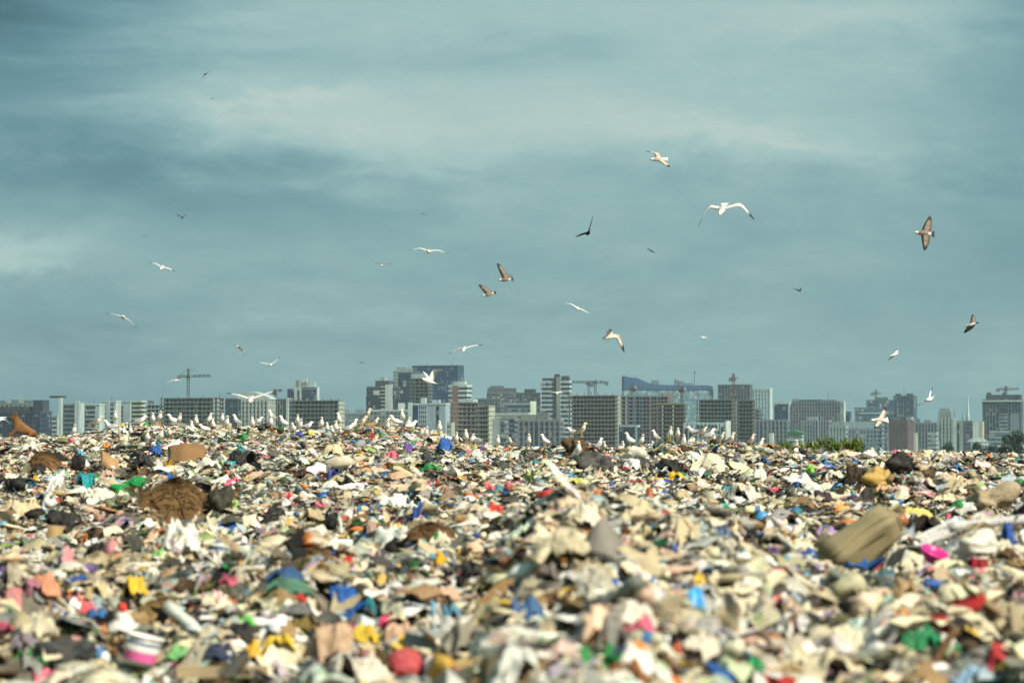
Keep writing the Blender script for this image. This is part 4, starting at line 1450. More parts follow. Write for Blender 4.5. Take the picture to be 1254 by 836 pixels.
while made < 150 and tries < 9000:
    tries += 1
    px, py = _r2.uniform(24, 1232), 556 + 274 * _r2.uniform() ** 0.8
    g = 0.85 + (py - 556) / 270 * 0.85
    w, h = _r2.uniform(20, 40) * g, _r2.uniform(7, 13) * g
    if py + h / 2 > 832 or any(abs(px - b[0]) < (w + b[2]) * 0.4 and abs(py - b[1]) < (h + b[3]) * 0.4 for b in boxes):
        continue
    kk = _r2.choice(len(KINDS_), p=np.array([k[2] for k in KINDS_]) / sum(k[2] for k in KINDS_))
    tt = _r2.choice(len(TONES), p=np.array([t[2] for t in TONES]) / sum(t[2] for t in TONES))
    kd, kn, _ = KINDS_[kk]
    if kd == 'card' and py > 700:
        continue
    if kd == 'card':
        tt = int(_r2.choice([1, 2, 7]))
    if tt >= 10:
        w, h = w * 0.62, h * 0.7
    if kd == 'bottle':
        w, h = w * 0.8, h * 0.75
    col_, tn_, _ = TONES[tt]
    lab = None
    for (lx, ly, lt) in sorted(LAND, key=lambda q: (q[0] - px) ** 2 + (3 * (q[1] - py)) ** 2)[:5]:
        dx, dy = px - lx, (py - ly) * 1.6
        if abs(dx) > abs(dy):
            rel = 'right of' if dx > 0 else 'left of'
        else:
            rel = 'in front of' if dy > 0 else 'behind'
        far = math.hypot(dx, dy)
        pre = 'close ' if far < 55 else '' if far < 120 else 'well '
        for cand in (f'{tn_} {kn} lying {pre}{rel} {lt}', f'{"wide" if w / h > 2.2 else "compact"} {tn_} {kn} lying {pre}{rel} {lt}'):
            if cand not in used_labels:
                lab = cand
                break
        if lab:
            break
    if lab is None:
        continue
    used_labels.add(lab)
    boxes.append((px, py, w, h))
    cj = tuple(float(np.clip(v * _r2.uniform(0.88, 1.06), 0, 255)) for v in col_)
    rubbish(kd, px, py, w, h, cj, lab, tilt=_r2.uniform(-0.2, 0.2), mat=M['print'] if kd in ('bag', 'film') and _r2.uniform() < 0.2 else None)
    made += 1
# ---------------------------------------------------------------- the city on the plain
GZ = -15.0
_lin = lin


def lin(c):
    # every city colour is darkened and shifted towards blue grey
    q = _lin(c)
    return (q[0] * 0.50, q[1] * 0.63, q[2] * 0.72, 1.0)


SH = 3.2


class Tower:
    """box-shaped building given by its extent in the view and its distance; side = width of the right hand face in view"""
    def __init__(self, label, x0, x1, ytop, D, side=0, cat='building', th=None, name='tower_block', depth=None):
        self.D = D
        s = D / FPX
        self.s = s
        if side:
            th = math.radians(24 if th is None else th)
            xf = x1 - side
            dx = math.atan((((x0 + xf) / 2) - CX) / FPX)
            self.W = (xf - x0) * s / math.cos(th)
            self.Dp = side * s / math.sin(th)
            self.Dp = min(self.Dp, 40)
        else:
            th = math.radians(0 if th is None else th)
            self.W = (x1 - x0) * s / max(math.cos(th), 0.5)
            self.Dp = 22 if depth is None else depth
        p = at(x0, ytop, D)
        self.H = p[2] - GZ
        self.root = empty(name, (p[0], D, GZ), -th)
        tag(self.root, label, cat)
        self.x0, self.x1 = x0, x1
        self.parts = []

    def part(self, name, x0, x1, y0, y1, z0, z1, mat, color):
        return MB().box(x0, x1, y0, y1, z0, z1).build(name, mat, self.root, color)

    def wall(self, color, mat='wall', inset=0.0, top=0.0):
        self.part('wall', inset, self.W - inset, inset, self.Dp - inset, 0, self.H - top, M[mat], lin(color))
        return self

    def bands(self, color=(30, 52, 66), z0=0.0, frac=0.55, sh=SH, e=0.12, xr=None, top=1.2):
        """one ribbon of windows per storey, wrapping round the block"""
        xa, xb = (0, self.W) if xr is None else (xr[0] * self.W, xr[1] * self.W)
        ya, yb = (-e, self.Dp + e)
        n = max(int((self.H - top - z0) / sh), 1)
        me = MB().box(xa - (e if xr is None else 0), xb + (e if xr is None else 0), ya, yb if xr is None else 0.4, 0, sh * frac).mesh('window_band')
        vis0 = max(0, int((self.H - 75 * self.s - z0) / sh) - 2)
        for k in range(vis0, n):
            z = self.H - top - (n - k) * sh + (1 - frac) * sh * 0.5
            obj('window_band', me, M['glass'], self.root, lin(color), (0, 0, z))
        return self

    def piers(self, n, color, w=0.9, e=0.4, side=True, xr=(0, 1), mat='wall'):
        me = MB().box(-w / 2, w / 2, -e, 0.1, 0, self.H - 0.4).mesh('pier')
        for k in range(n + 1):
            x = (xr[0] + (xr[1] - xr[0]) * k / n) * (self.W - w) + w / 2
            obj('pier', me, M[mat], self.root, lin(color), (x, 0, 0))
        if side and self.Dp > 8:
            m2 = MB().box(-0.1, e, -w / 2, w / 2, 0, self.H - 0.4).mesh('pier')
            m = max(int(self.Dp / (self.W / n)), 1)
            for k in range(m + 1):
                obj('pier', m2, M[mat], self.root, lin(color), (self.W, w / 2 + (self.Dp - w) * k / m, 0))
        return self

    def roof(self, color, h=1.0, e=0.3, over=0):
        self.part('parapet', -e, self.W + e, -e, self.Dp + e, self.H - h, self.H + 0.3, M['wall'], lin(color))
        return self

    def plant(self, a, b, h, color, y0=0.3, y1=0.7, name='plant_room', z=None):
        z = self.H if z is None else z
        self.part(name, a * self.W, b * self.W, y0 * self.Dp, y1 * self.Dp, z - 0.2, z + h, M['wall'], lin(color))
        return self

    def panel(self, a, b, z0, z1, color, mat='glass', e=0.25, name='glass_panel', storeys=True):
        """a vertical panel on the front, from fraction a to b"""
        z1 = self.H - z1
        o = MB().box(a * self.W, b * self.W, -e, 0.3, z0, z1).build(name, M[mat], self.root, lin(color))
        return self

    def side_panel(self, a, b, z0, z1, color, mat='glass', e=0.25, name='glass_panel'):
        MB().box(self.W - 0.3, self.W + e, a * self.Dp, b * self.Dp, z0, self.H - z1).build(name, M[mat], self.root, lin(color))
        return self

    def slabs(self, color, sh=SH, e=0.9, t=0.62, mat='concrete', xr=None, top=0.0):
        xa, xb = (-e, self.W + e) if xr is None else (xr[0] * self.W, xr[1] * self.W)
        me = MB().box(xa, xb, -e, self.Dp + e if xr is None else 0.5, -t, 0).mesh('floor_slab')
        n = int(self.H / sh)
        vis = max(0, n - int(75 * self.s / sh) - 2)
        for k in range(vis, n + 1):
            z = self.H - top - (n - k) * sh
            obj('floor_slab', me, M[mat], self.root, lin(color), (0, 0, z))
        return self

    def frame(self, color, n, inside_shade=(24, 34, 38), sh=SH, w=0.7, stubs=True, infill=0):
        """a concrete frame still under construction: slabs, columns and a dark box painting the shade inside"""
        c = 1.6
        self.part('inside_shade', c, self.W - c, c, max(self.Dp - c, c + 1), 0, self.H - 0.4, M['concrete'], lin(inside_shade))  # dark colour puts the shade of the open floors into this box
        self.slabs(color, sh)
        me = MB().box(-w / 2, w / 2, 0, 0.7, 0, self.H - 0.36).mesh('column')
        for k in range(n + 1):
            obj('column', me, M['concrete'], self.root, lin(color), (w / 2 + (self.W - w) * k / n, -0.2, 0))
        m = max(int(round(self.Dp / (self.W / n))), 1)
        for k in range(1, m + 1):
            obj('column', me, M['concrete'], self.root, lin(color), (self.W - w / 2 + 0.1, self.Dp * k / m - 0.7, 0))
        if stubs:
            r = random.Random(int(self.x0))
            for k in range(0, n + 1, 2):
                h = r.uniform(1.0, 2.6)
                self.part('stub_column', (self.W - w) * k / n, (self.W - w) * k / n + w, 1, 1.8, self.H, self.H + h, M['concrete'], lin(color))
        return self

    def infill(self, cells, color, n, sh=SH, mat='concrete'):
        for (k, st) in cells:
            x0 = self.W * k / n + 0.5
            x1 = self.W * (k + 1) / n - 0.5
            z1 = self.H - st * sh - 0.4
            self.part('infill_wall', x0, x1, 0.5, 1.7, z1 - sh + 0.45, z1, M[mat], lin(color))
        return self

    def mast(self, a, h, color=(90, 96, 100), r=0.35, y=0.5, z=None):
        z = self.H if z is None else z
        MB().bar((a * self.W, y * self.Dp, z), (a * self.W, y * self.Dp, z + h), r, 6, r * 0.4).build('mast', M['steel'], self.root, lin(color))
        return self


T_ = Tower
BLUEGL, DKGL, TEALGL = (30, 62, 92), (26, 42, 54), (44, 78, 92)
# --- left
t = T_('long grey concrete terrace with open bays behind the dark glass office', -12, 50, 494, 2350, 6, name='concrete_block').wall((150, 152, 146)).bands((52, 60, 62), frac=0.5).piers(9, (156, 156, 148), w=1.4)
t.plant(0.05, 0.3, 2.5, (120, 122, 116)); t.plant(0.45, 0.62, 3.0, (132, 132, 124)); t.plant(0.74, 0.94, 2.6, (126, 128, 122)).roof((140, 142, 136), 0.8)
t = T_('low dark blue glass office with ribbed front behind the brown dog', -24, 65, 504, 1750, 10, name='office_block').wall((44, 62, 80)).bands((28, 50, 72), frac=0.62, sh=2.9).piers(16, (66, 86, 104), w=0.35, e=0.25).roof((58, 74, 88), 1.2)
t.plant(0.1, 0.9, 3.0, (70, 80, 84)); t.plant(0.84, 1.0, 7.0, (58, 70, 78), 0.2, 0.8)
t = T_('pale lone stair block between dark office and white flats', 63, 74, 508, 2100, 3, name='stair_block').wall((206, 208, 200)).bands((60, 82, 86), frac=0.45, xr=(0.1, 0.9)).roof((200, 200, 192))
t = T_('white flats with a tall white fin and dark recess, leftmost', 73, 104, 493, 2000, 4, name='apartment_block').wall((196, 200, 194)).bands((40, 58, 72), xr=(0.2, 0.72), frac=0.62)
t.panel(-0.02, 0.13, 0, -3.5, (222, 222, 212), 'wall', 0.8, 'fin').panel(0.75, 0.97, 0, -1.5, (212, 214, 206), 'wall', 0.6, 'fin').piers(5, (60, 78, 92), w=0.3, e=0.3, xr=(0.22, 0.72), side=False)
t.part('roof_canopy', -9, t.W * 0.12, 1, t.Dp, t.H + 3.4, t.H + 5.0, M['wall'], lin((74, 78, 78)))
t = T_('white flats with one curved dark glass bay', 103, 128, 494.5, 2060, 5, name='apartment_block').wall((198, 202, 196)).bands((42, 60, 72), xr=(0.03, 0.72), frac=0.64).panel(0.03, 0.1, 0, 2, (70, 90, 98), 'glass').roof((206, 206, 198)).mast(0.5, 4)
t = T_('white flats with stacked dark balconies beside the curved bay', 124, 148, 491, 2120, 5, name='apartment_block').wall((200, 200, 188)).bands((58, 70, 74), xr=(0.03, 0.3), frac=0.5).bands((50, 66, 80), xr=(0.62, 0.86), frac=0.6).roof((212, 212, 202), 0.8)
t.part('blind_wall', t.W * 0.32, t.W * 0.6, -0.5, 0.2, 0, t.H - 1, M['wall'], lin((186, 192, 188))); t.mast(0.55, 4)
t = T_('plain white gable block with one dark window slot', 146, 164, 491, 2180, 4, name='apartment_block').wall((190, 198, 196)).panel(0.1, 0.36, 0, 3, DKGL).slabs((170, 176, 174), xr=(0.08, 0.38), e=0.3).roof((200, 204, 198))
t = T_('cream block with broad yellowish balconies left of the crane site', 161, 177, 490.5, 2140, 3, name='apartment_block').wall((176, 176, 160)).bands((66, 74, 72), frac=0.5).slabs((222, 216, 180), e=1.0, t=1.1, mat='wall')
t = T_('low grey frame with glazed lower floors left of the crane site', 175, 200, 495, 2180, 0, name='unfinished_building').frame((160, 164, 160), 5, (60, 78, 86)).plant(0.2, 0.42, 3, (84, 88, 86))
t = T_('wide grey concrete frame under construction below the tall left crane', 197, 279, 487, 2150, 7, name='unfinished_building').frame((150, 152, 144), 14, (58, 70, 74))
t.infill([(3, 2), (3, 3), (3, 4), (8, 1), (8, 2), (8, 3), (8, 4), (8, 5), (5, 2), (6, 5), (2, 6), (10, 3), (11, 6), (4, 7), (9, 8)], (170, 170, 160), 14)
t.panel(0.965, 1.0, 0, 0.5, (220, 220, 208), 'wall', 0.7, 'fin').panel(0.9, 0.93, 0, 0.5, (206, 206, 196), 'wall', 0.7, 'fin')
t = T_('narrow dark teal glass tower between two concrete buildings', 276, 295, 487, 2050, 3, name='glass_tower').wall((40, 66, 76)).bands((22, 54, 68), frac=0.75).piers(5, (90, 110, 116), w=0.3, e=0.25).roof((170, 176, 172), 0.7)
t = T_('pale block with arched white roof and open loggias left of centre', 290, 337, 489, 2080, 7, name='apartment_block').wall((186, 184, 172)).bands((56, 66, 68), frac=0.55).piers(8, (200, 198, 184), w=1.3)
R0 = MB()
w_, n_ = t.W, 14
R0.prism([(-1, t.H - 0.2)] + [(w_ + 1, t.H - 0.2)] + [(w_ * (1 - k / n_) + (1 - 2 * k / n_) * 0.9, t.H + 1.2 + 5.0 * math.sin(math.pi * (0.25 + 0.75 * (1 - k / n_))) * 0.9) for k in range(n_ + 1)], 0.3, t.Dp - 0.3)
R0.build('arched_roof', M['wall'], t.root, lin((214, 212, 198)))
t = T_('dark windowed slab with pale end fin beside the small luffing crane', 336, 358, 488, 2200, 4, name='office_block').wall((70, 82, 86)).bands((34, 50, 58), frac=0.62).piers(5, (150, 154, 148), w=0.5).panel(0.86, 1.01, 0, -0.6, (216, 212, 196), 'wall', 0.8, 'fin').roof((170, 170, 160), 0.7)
t = T_('grey concrete frame with partly glazed right bays and sunlit end wall', 356, 422, 490, 2120, 6, name='unfinished_building').frame((148, 148, 138), 12, (52, 62, 66))
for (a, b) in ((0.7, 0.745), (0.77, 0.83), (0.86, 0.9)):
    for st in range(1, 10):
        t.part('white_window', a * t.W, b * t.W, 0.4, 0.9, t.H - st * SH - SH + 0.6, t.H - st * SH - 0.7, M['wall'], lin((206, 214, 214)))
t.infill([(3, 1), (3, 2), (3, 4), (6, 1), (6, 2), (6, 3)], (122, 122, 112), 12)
t.side_panel(0.0, 1.0, 0, 0.5, (196, 190, 170), 'wall', 0.6, 'sunlit_end_wall')  # paler than the frame: sunlight put into the wall colour
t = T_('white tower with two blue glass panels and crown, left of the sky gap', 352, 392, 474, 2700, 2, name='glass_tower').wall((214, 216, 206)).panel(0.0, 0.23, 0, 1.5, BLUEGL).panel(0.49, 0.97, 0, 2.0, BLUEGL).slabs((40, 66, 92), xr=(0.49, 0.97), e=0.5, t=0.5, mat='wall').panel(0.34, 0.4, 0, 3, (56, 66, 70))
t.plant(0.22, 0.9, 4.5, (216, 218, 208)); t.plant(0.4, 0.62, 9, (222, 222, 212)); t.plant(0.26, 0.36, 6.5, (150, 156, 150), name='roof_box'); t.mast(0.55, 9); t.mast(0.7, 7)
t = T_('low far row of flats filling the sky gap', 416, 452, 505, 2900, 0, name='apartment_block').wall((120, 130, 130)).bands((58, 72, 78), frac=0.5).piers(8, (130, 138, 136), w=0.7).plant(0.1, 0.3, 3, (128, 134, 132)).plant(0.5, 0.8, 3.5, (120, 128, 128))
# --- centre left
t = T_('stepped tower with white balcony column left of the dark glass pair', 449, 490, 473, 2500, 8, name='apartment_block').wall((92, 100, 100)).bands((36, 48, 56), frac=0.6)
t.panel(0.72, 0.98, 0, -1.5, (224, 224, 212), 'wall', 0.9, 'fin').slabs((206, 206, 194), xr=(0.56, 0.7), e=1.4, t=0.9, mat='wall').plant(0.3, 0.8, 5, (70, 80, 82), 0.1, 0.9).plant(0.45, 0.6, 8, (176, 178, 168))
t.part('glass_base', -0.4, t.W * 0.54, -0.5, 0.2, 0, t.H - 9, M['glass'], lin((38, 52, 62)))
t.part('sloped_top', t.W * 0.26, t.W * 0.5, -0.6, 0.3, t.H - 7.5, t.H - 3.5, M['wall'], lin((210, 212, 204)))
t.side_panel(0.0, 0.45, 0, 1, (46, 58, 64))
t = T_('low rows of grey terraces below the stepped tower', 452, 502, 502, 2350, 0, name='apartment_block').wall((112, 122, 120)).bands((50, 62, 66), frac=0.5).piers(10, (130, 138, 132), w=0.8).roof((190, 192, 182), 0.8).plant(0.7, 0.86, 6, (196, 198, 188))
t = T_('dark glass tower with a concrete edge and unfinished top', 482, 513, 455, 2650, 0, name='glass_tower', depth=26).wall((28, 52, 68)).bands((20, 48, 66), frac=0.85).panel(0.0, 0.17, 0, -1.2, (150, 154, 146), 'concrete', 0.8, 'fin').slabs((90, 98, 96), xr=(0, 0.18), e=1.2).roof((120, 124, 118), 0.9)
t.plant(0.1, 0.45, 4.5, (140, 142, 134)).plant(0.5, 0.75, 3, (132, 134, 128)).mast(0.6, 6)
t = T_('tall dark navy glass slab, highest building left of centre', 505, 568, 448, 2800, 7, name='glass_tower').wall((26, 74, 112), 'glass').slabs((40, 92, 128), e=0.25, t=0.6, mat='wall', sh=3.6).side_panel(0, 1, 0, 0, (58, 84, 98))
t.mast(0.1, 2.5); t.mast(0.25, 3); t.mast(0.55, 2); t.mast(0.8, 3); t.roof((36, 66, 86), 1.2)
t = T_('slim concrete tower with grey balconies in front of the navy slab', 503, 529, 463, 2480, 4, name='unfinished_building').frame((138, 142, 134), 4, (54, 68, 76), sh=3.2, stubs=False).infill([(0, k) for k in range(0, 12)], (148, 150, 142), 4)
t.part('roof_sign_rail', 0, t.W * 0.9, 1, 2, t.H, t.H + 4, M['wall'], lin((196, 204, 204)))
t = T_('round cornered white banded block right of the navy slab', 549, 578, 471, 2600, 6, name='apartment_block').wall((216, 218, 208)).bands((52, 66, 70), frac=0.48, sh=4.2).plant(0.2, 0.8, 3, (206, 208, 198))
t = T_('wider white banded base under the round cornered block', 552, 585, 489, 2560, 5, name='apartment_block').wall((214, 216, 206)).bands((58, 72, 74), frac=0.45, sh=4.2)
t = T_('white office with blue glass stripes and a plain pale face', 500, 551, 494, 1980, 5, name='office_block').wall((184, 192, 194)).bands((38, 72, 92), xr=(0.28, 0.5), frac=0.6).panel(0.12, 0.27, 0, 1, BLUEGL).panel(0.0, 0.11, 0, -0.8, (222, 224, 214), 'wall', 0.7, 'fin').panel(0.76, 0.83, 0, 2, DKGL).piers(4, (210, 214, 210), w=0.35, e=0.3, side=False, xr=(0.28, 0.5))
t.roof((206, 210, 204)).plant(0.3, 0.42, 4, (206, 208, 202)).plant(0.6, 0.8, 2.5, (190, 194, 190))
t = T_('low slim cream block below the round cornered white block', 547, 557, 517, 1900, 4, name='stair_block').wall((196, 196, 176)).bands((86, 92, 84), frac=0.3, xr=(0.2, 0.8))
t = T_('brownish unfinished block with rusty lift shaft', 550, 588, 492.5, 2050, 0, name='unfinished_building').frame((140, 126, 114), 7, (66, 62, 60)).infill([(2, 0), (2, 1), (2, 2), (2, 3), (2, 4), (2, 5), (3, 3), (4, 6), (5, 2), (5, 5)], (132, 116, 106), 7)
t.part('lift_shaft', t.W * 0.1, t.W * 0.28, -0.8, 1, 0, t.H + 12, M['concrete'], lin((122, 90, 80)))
t = T_('grey frame block with a sunlit end wall left of the low offices', 584, 605, 497, 1960, 7, name='unfinished_building').frame((150, 146, 130), 4, (54, 66, 66)).side_panel(0, 1, 0, -0.4, (200, 194, 164), 'wall', 0.7, 'sunlit_end_wall')  # cream tone paints the sun on the right hand side
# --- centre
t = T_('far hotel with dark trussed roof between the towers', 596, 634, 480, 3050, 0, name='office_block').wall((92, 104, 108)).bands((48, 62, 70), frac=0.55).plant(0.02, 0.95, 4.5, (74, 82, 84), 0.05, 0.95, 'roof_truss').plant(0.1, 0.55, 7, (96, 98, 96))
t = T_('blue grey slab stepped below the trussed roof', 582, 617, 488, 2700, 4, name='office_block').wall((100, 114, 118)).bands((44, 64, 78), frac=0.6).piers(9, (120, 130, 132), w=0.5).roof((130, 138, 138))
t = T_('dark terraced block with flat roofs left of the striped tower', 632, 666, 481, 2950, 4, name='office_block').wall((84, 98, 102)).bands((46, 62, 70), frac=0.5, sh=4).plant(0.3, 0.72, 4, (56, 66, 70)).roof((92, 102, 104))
t = T_('pale terraces with a sunlit end wall left of the striped tower', 622, 656, 494, 2500, 7, name='apartment_block').wall((130, 146, 148)).bands((54, 76, 86), frac=0.5).side_panel(0, 1, 0, -2, (218, 218, 186), 'wall', 0.6, 'sunlit_end_wall').roof((190, 196, 186), 1.0)  # sunlit right side, its light given by a cream colour
t = T_('small cream box house with a blue window strip at centre', 607, 654, 506, 2250, 7, name='house').wall((196, 202, 190)).panel(0.5, 0.9, 0, 2.5, (40, 66, 86)).roof((214, 214, 196), 1.4).side_panel(0, 1, 0, 0.3, (216, 216, 182), 'wall', 0.5, 'sunlit_end_wall')  # right face coloured lighter as if in sun
t = T_('low grey flats with dark blue glazed bays, left one at centre', 603, 637, 512, 1900, 0, name='apartment_block').wall((146, 152, 146)).panel(0.3, 0.5, 0, 2, (36, 62, 78)).panel(0.6, 0.8, 0, 1, (34, 56, 74)).bands((60, 76, 84), frac=0.5, xr=(0.8, 1.0)).slabs((120, 130, 130), xr=(0.28, 0.82), e=0.5).plant(0.3, 0.9, 2, (120, 120, 112))
t = T_('low lilac grey flats right of the dark blue bays', 634, 690, 514, 1860, 4, name='apartment_block').wall((138, 138, 142)).bands((64, 68, 78), frac=0.55).piers(8, (150, 150, 150), w=1.1).panel(0.34, 0.5, 0, 1, (46, 62, 78)).roof((150, 148, 142)).plant(0.05, 0.4, 3.5, (158, 156, 146)).plant(0.42, 0.7, 5, (140, 138, 132))
t = T_('tall striped tower with white bands and a grey service shaft', 662, 700, 466, 2450, 3, name='striped_tower').wall((200, 208, 206)).bands((34, 56, 70), frac=0.5, sh=3.9).panel(0.46, 0.56, 0, -1, (44, 60, 70), 'wall', 0.6, 'shaft').panel(0.56, 0.7, 0, -3, (160, 160, 150), 'wall', 1.0, 'shaft')
t.plant(0.05, 0.95, 2.2, (62, 70, 72), 0.1, 0.9).plant(0.45, 0.62, 5.5, (52, 58, 60)).plant(0.7, 0.95, 4, (86, 92, 92)).panel(0.0, 0.03, 0, 0, (190, 196, 190), 'wall', 0.6, 'fin')
t = T_('long grey pink concrete frame of many floors right of the striped tower', 697, 759, 484, 2080, 6, name='unfinished_building').frame((158, 146, 136), 13, (56, 62, 64), sh=3.0).infill([(1, 1), (2, 4), (4, 2), (5, 6), (7, 3), (9, 1), (9, 5), (10, 8), (11, 2), (3, 8), (6, 9), (8, 10), (12, 4)], (160, 140, 128), 13, 3.0)
t.side_panel(0.3, 1.0, 0, 0.3, (176, 172, 156), 'wall', 0.7, 'sunlit_end_wall')  # lighter colour imitates sun on the right end
t = T_('dark blue grey frame with coloured vertical shafts below the curved glass roof', 757, 818, 485, 2120, 0, name='unfinished_building').frame((120, 122, 124), 14, (48, 56, 66), sh=3.0, stubs=False)
for a, c_ in ((0.14, (150, 140, 134)), (0.3, (84, 96, 120)), (0.46, (60, 72, 92)), (0.62, (124, 92, 96)), (0.76, (104, 84, 96))):
    t.panel(a, a + 0.045, 0, 0.5, c_, 'concrete', 0.7, 'shaft')
t.roof((106, 104, 104), 0.8)
t.part('brick_penthouse', t.W * 0.9, t.W * 1.1, 2, 12, t.H - 8, t.H + 2.5, M['wall'], lin((146, 116, 104)))
t = T_('brown gridded frame with yellowish beam along its top', 803, 839, 494, 2040, 2, name='unfinished_building').frame((136, 128, 112), 8, (58, 66, 68), sh=3.0, stubs=False).infill([(6, k) for k in range(1, 12)] + [(7, k) for k in range(0, 12)], (128, 108, 90), 8, 3.0).roof((186, 180, 138), 1.4)
t.panel(0.22, 0.27, 0, 0.2, (180, 180, 164), 'wall', 0.7, 'fin').panel(0.6, 0.64, 0, 0.2, (200, 196, 160), 'wall', 0.7, 'fin')
t = T_('small dark glazed office with white frame in front of the coloured shafts', 758, 783, 521, 1850, 3, name='office_block').wall((40, 62, 74)).bands((28, 54, 68), frac=0.75).piers(5, (70, 92, 100), w=0.3, e=0.3).roof((190, 196, 190), 0.9).panel(0.9, 1.0, 0, 0, (176, 182, 178), 'wall', 0.6, 'fin')
# the big curved roof
D_ = 3200
t = T_('huge pale glass hall under a sweeping navy curved roof', 764, 873, 477, D_, 0, name='glass_hall', depth=60)
t.part('wall', 0, t.W, 0, 60, 0, t.H, M['glass'], lin((118, 146, 152)))
t.slabs((140, 164, 168), sh=5.2, e=0.3, t=0.5, mat='wall')
s_ = D_ / FPX
top = [(764, 460), (770, 461.5), (775, 462.6), (777.5, 461.8), (782, 463.4), (788, 466.2), (794, 468.6), (802, 470.2), (812, 471), (830, 471.6), (850, 471.6), (868, 471.6), (873, 473)]
z_of = lambda yy_: t.H + (477 - yy_) * s_
MB().prism([(0, t.H + 0.01), (t.W, t.H + 0.01)] + [((x_ - 764) * s_, z_of(y_)) for x_, y_ in reversed(top)], -0.8, 59).build('curved_roof', M['wall'], t.root, lin((44, 88, 124)))
t.part('dark_end', t.W * 0.965, t.W + 0.5, -0.6, 60.4, 0, t.H - 0.05, M['glass'], lin((46, 76, 92)))
for (xa, xb, yt) in ((800, 808, 465), (828, 831, 464), (832, 838, 466), (839, 850, 468.5)):
    t.part('roof_box', (xa - 764) * s_, (xb - 764) * s_, 15, 35, z_of(472.5), z_of(yt), M['wall'], lin((112, 128, 132)))
t.part('antenna', (852 - 764) * s_ - 0.4, (852 - 764) * s_ + 0.4, 20, 20.8, z_of(472), z_of(455), M['steel'], lin((96, 110, 114)))
t.part('antenna_head', (851 - 764) * s_, (853 - 764) * s_, 19, 21.6, z_of(457.5), z_of(454), M['steel'], lin((110, 120, 124)))
t = T_('grey open frame left of the rusty crane mast', 853, 897, 489, 2250, 2, name='unfinished_building').frame((142, 144, 134), 10, (56, 68, 70)).infill([(4, 4), (5, 4), (5, 5), (6, 4), (6, 6), (7, 5), (2, 3)], (120, 130, 128), 10)
t = T_('half transparent scaffolded upper tower behind the rusty crane mast', 879, 921, 471, 2750, 4, name='scaffolded_tower').wall((96, 108, 112)).bands((70, 84, 92), frac=0.6).piers(10, (116, 126, 130), w=0.4).roof((128, 132, 128), 0.8)
t = T_('dark grid tower right of the rusty crane mast', 901, 924, 490, 2300, 3, name='unfinished_building').frame((120, 122, 114), 5, (48, 62, 68)).panel(0.0, 0.06, 0, 0.5, (170, 168, 150), 'wall', 0.7, 'fin')
t = T_('white office with round dark openings and a sunlit end wall', 837, 893, 517, 1880, 6, name='office_block').wall((206, 212, 206)).bands((84, 98, 110), frac=0.6, top=5).panel(0.03, 0.2, 0, 4, (48, 64, 70)).panel(0.88, 0.94, 0, 3, (44, 58, 62)).piers(9, (196, 200, 200), w=0.6).side_panel(0, 1, 0, -1, (226, 226, 206), 'wall', 0.6, 'sunlit_end_wall')  # sun on the right end is painted as cream
for k in range(6):
    t.part('dark_opening', t.W * (0.34 + 0.085 * k), t.W * (0.375 + 0.085 * k), -0.7, 0.2, t.H - 3.6, t.H - 1.6, M['glass'], lin((40, 54, 62)))
# --- right
t = T_('tall pale bluish white tower right of the rusty crane mast', 920, 945, 475.5, 2950, 3, name='striped_tower').wall((176, 196, 196)).bands((140, 166, 172), frac=0.4, sh=4).piers(6, (206, 216, 210), w=0.7).roof((212, 220, 212), 1.6)
t.panel(-0.04, 0.02, 0, -0.5, (220, 226, 216), 'wall', 0.9, 'fin').side_panel(0, 1, 0, -0.5, (214, 222, 206), 'wall', 0.4, 'sunlit_end_wall')  # right end painted brighter for the sun
t = T_('stepped slim blocks below the pale bluish tower', 919, 933, 500, 2600, 4, name='apartment_block').wall((112, 122, 124)).bands((58, 74, 82), frac=0.55).plant(0.05, 0.45, 5, (120, 128, 128), 0.1, 0.9)
t = T_('navy glass box in a thick white frame', 948, 968, 492, 2600, 2, name='office_block').wall((36, 70, 94), 'glass').roof((206, 212, 206), 2.0).panel(0.93, 1.0, 0, 0.5, (200, 206, 202), 'wall', 0.6, 'fin').panel(0.2, 0.85, 14, t.H - 1, (180, 190, 190), 'wall', 0.5, 'ledge') if False else T_('navy glass box in a thick white frame', 948, 968, 492, 2600, 2, name='office_block').wall((36, 70, 94), 'glass').roof((206, 212, 206), 2.0).panel(0.92, 1.0, 0, 0.5, (200, 206, 202), 'wall', 0.6, 'fin')
t = T_('big grey gridded block with tall white right fin', 967, 1033, 492, 2700, 7, name='office_block').wall((126, 132, 136)).bands((78, 88, 96), frac=0.55).piers(18, (142, 148, 150), w=0.6).plant(0.02, 0.15, 3, (150, 156, 156)).plant(0.16, 0.6, 2.2, (90, 100, 102)).plant(0.62, 0.9, 1.8, (130, 134, 130)).mast(0.72, 8)
t.side_panel(0, 0.6, 0, 1, (50, 80, 94)).side_panel(0.72, 1.0, 0, -0.5, (226, 228, 216), 'wall', 0.8, 'fin').roof((110, 118, 120), 1.5)
t = T_('small dark blue slab right of the tall white fin', 1032, 1043, 504, 2850, 3, name='office_block').wall((52, 84, 100), 'glass').roof((84, 108, 116), 0.8).slabs((70, 96, 108), sh=3.6, e=0.2)
t = T_('grey blue flats left of the green roofed house', 924, 966, 514, 2150, 3, name='apartment_block').wall((128, 138, 142)).bands((70, 84, 92), frac=0.5).piers(8, (146, 152, 152), w=1.2).roof((150, 156, 154)).panel(0.12, 0.2, 0, 2, (54, 74, 88))
t = T_('white house with bright green pitched roof', 964, 984, 530, 1950, 3, name='house', cat='house').wall((196, 204, 190)).bands((120, 134, 130), frac=0.35)
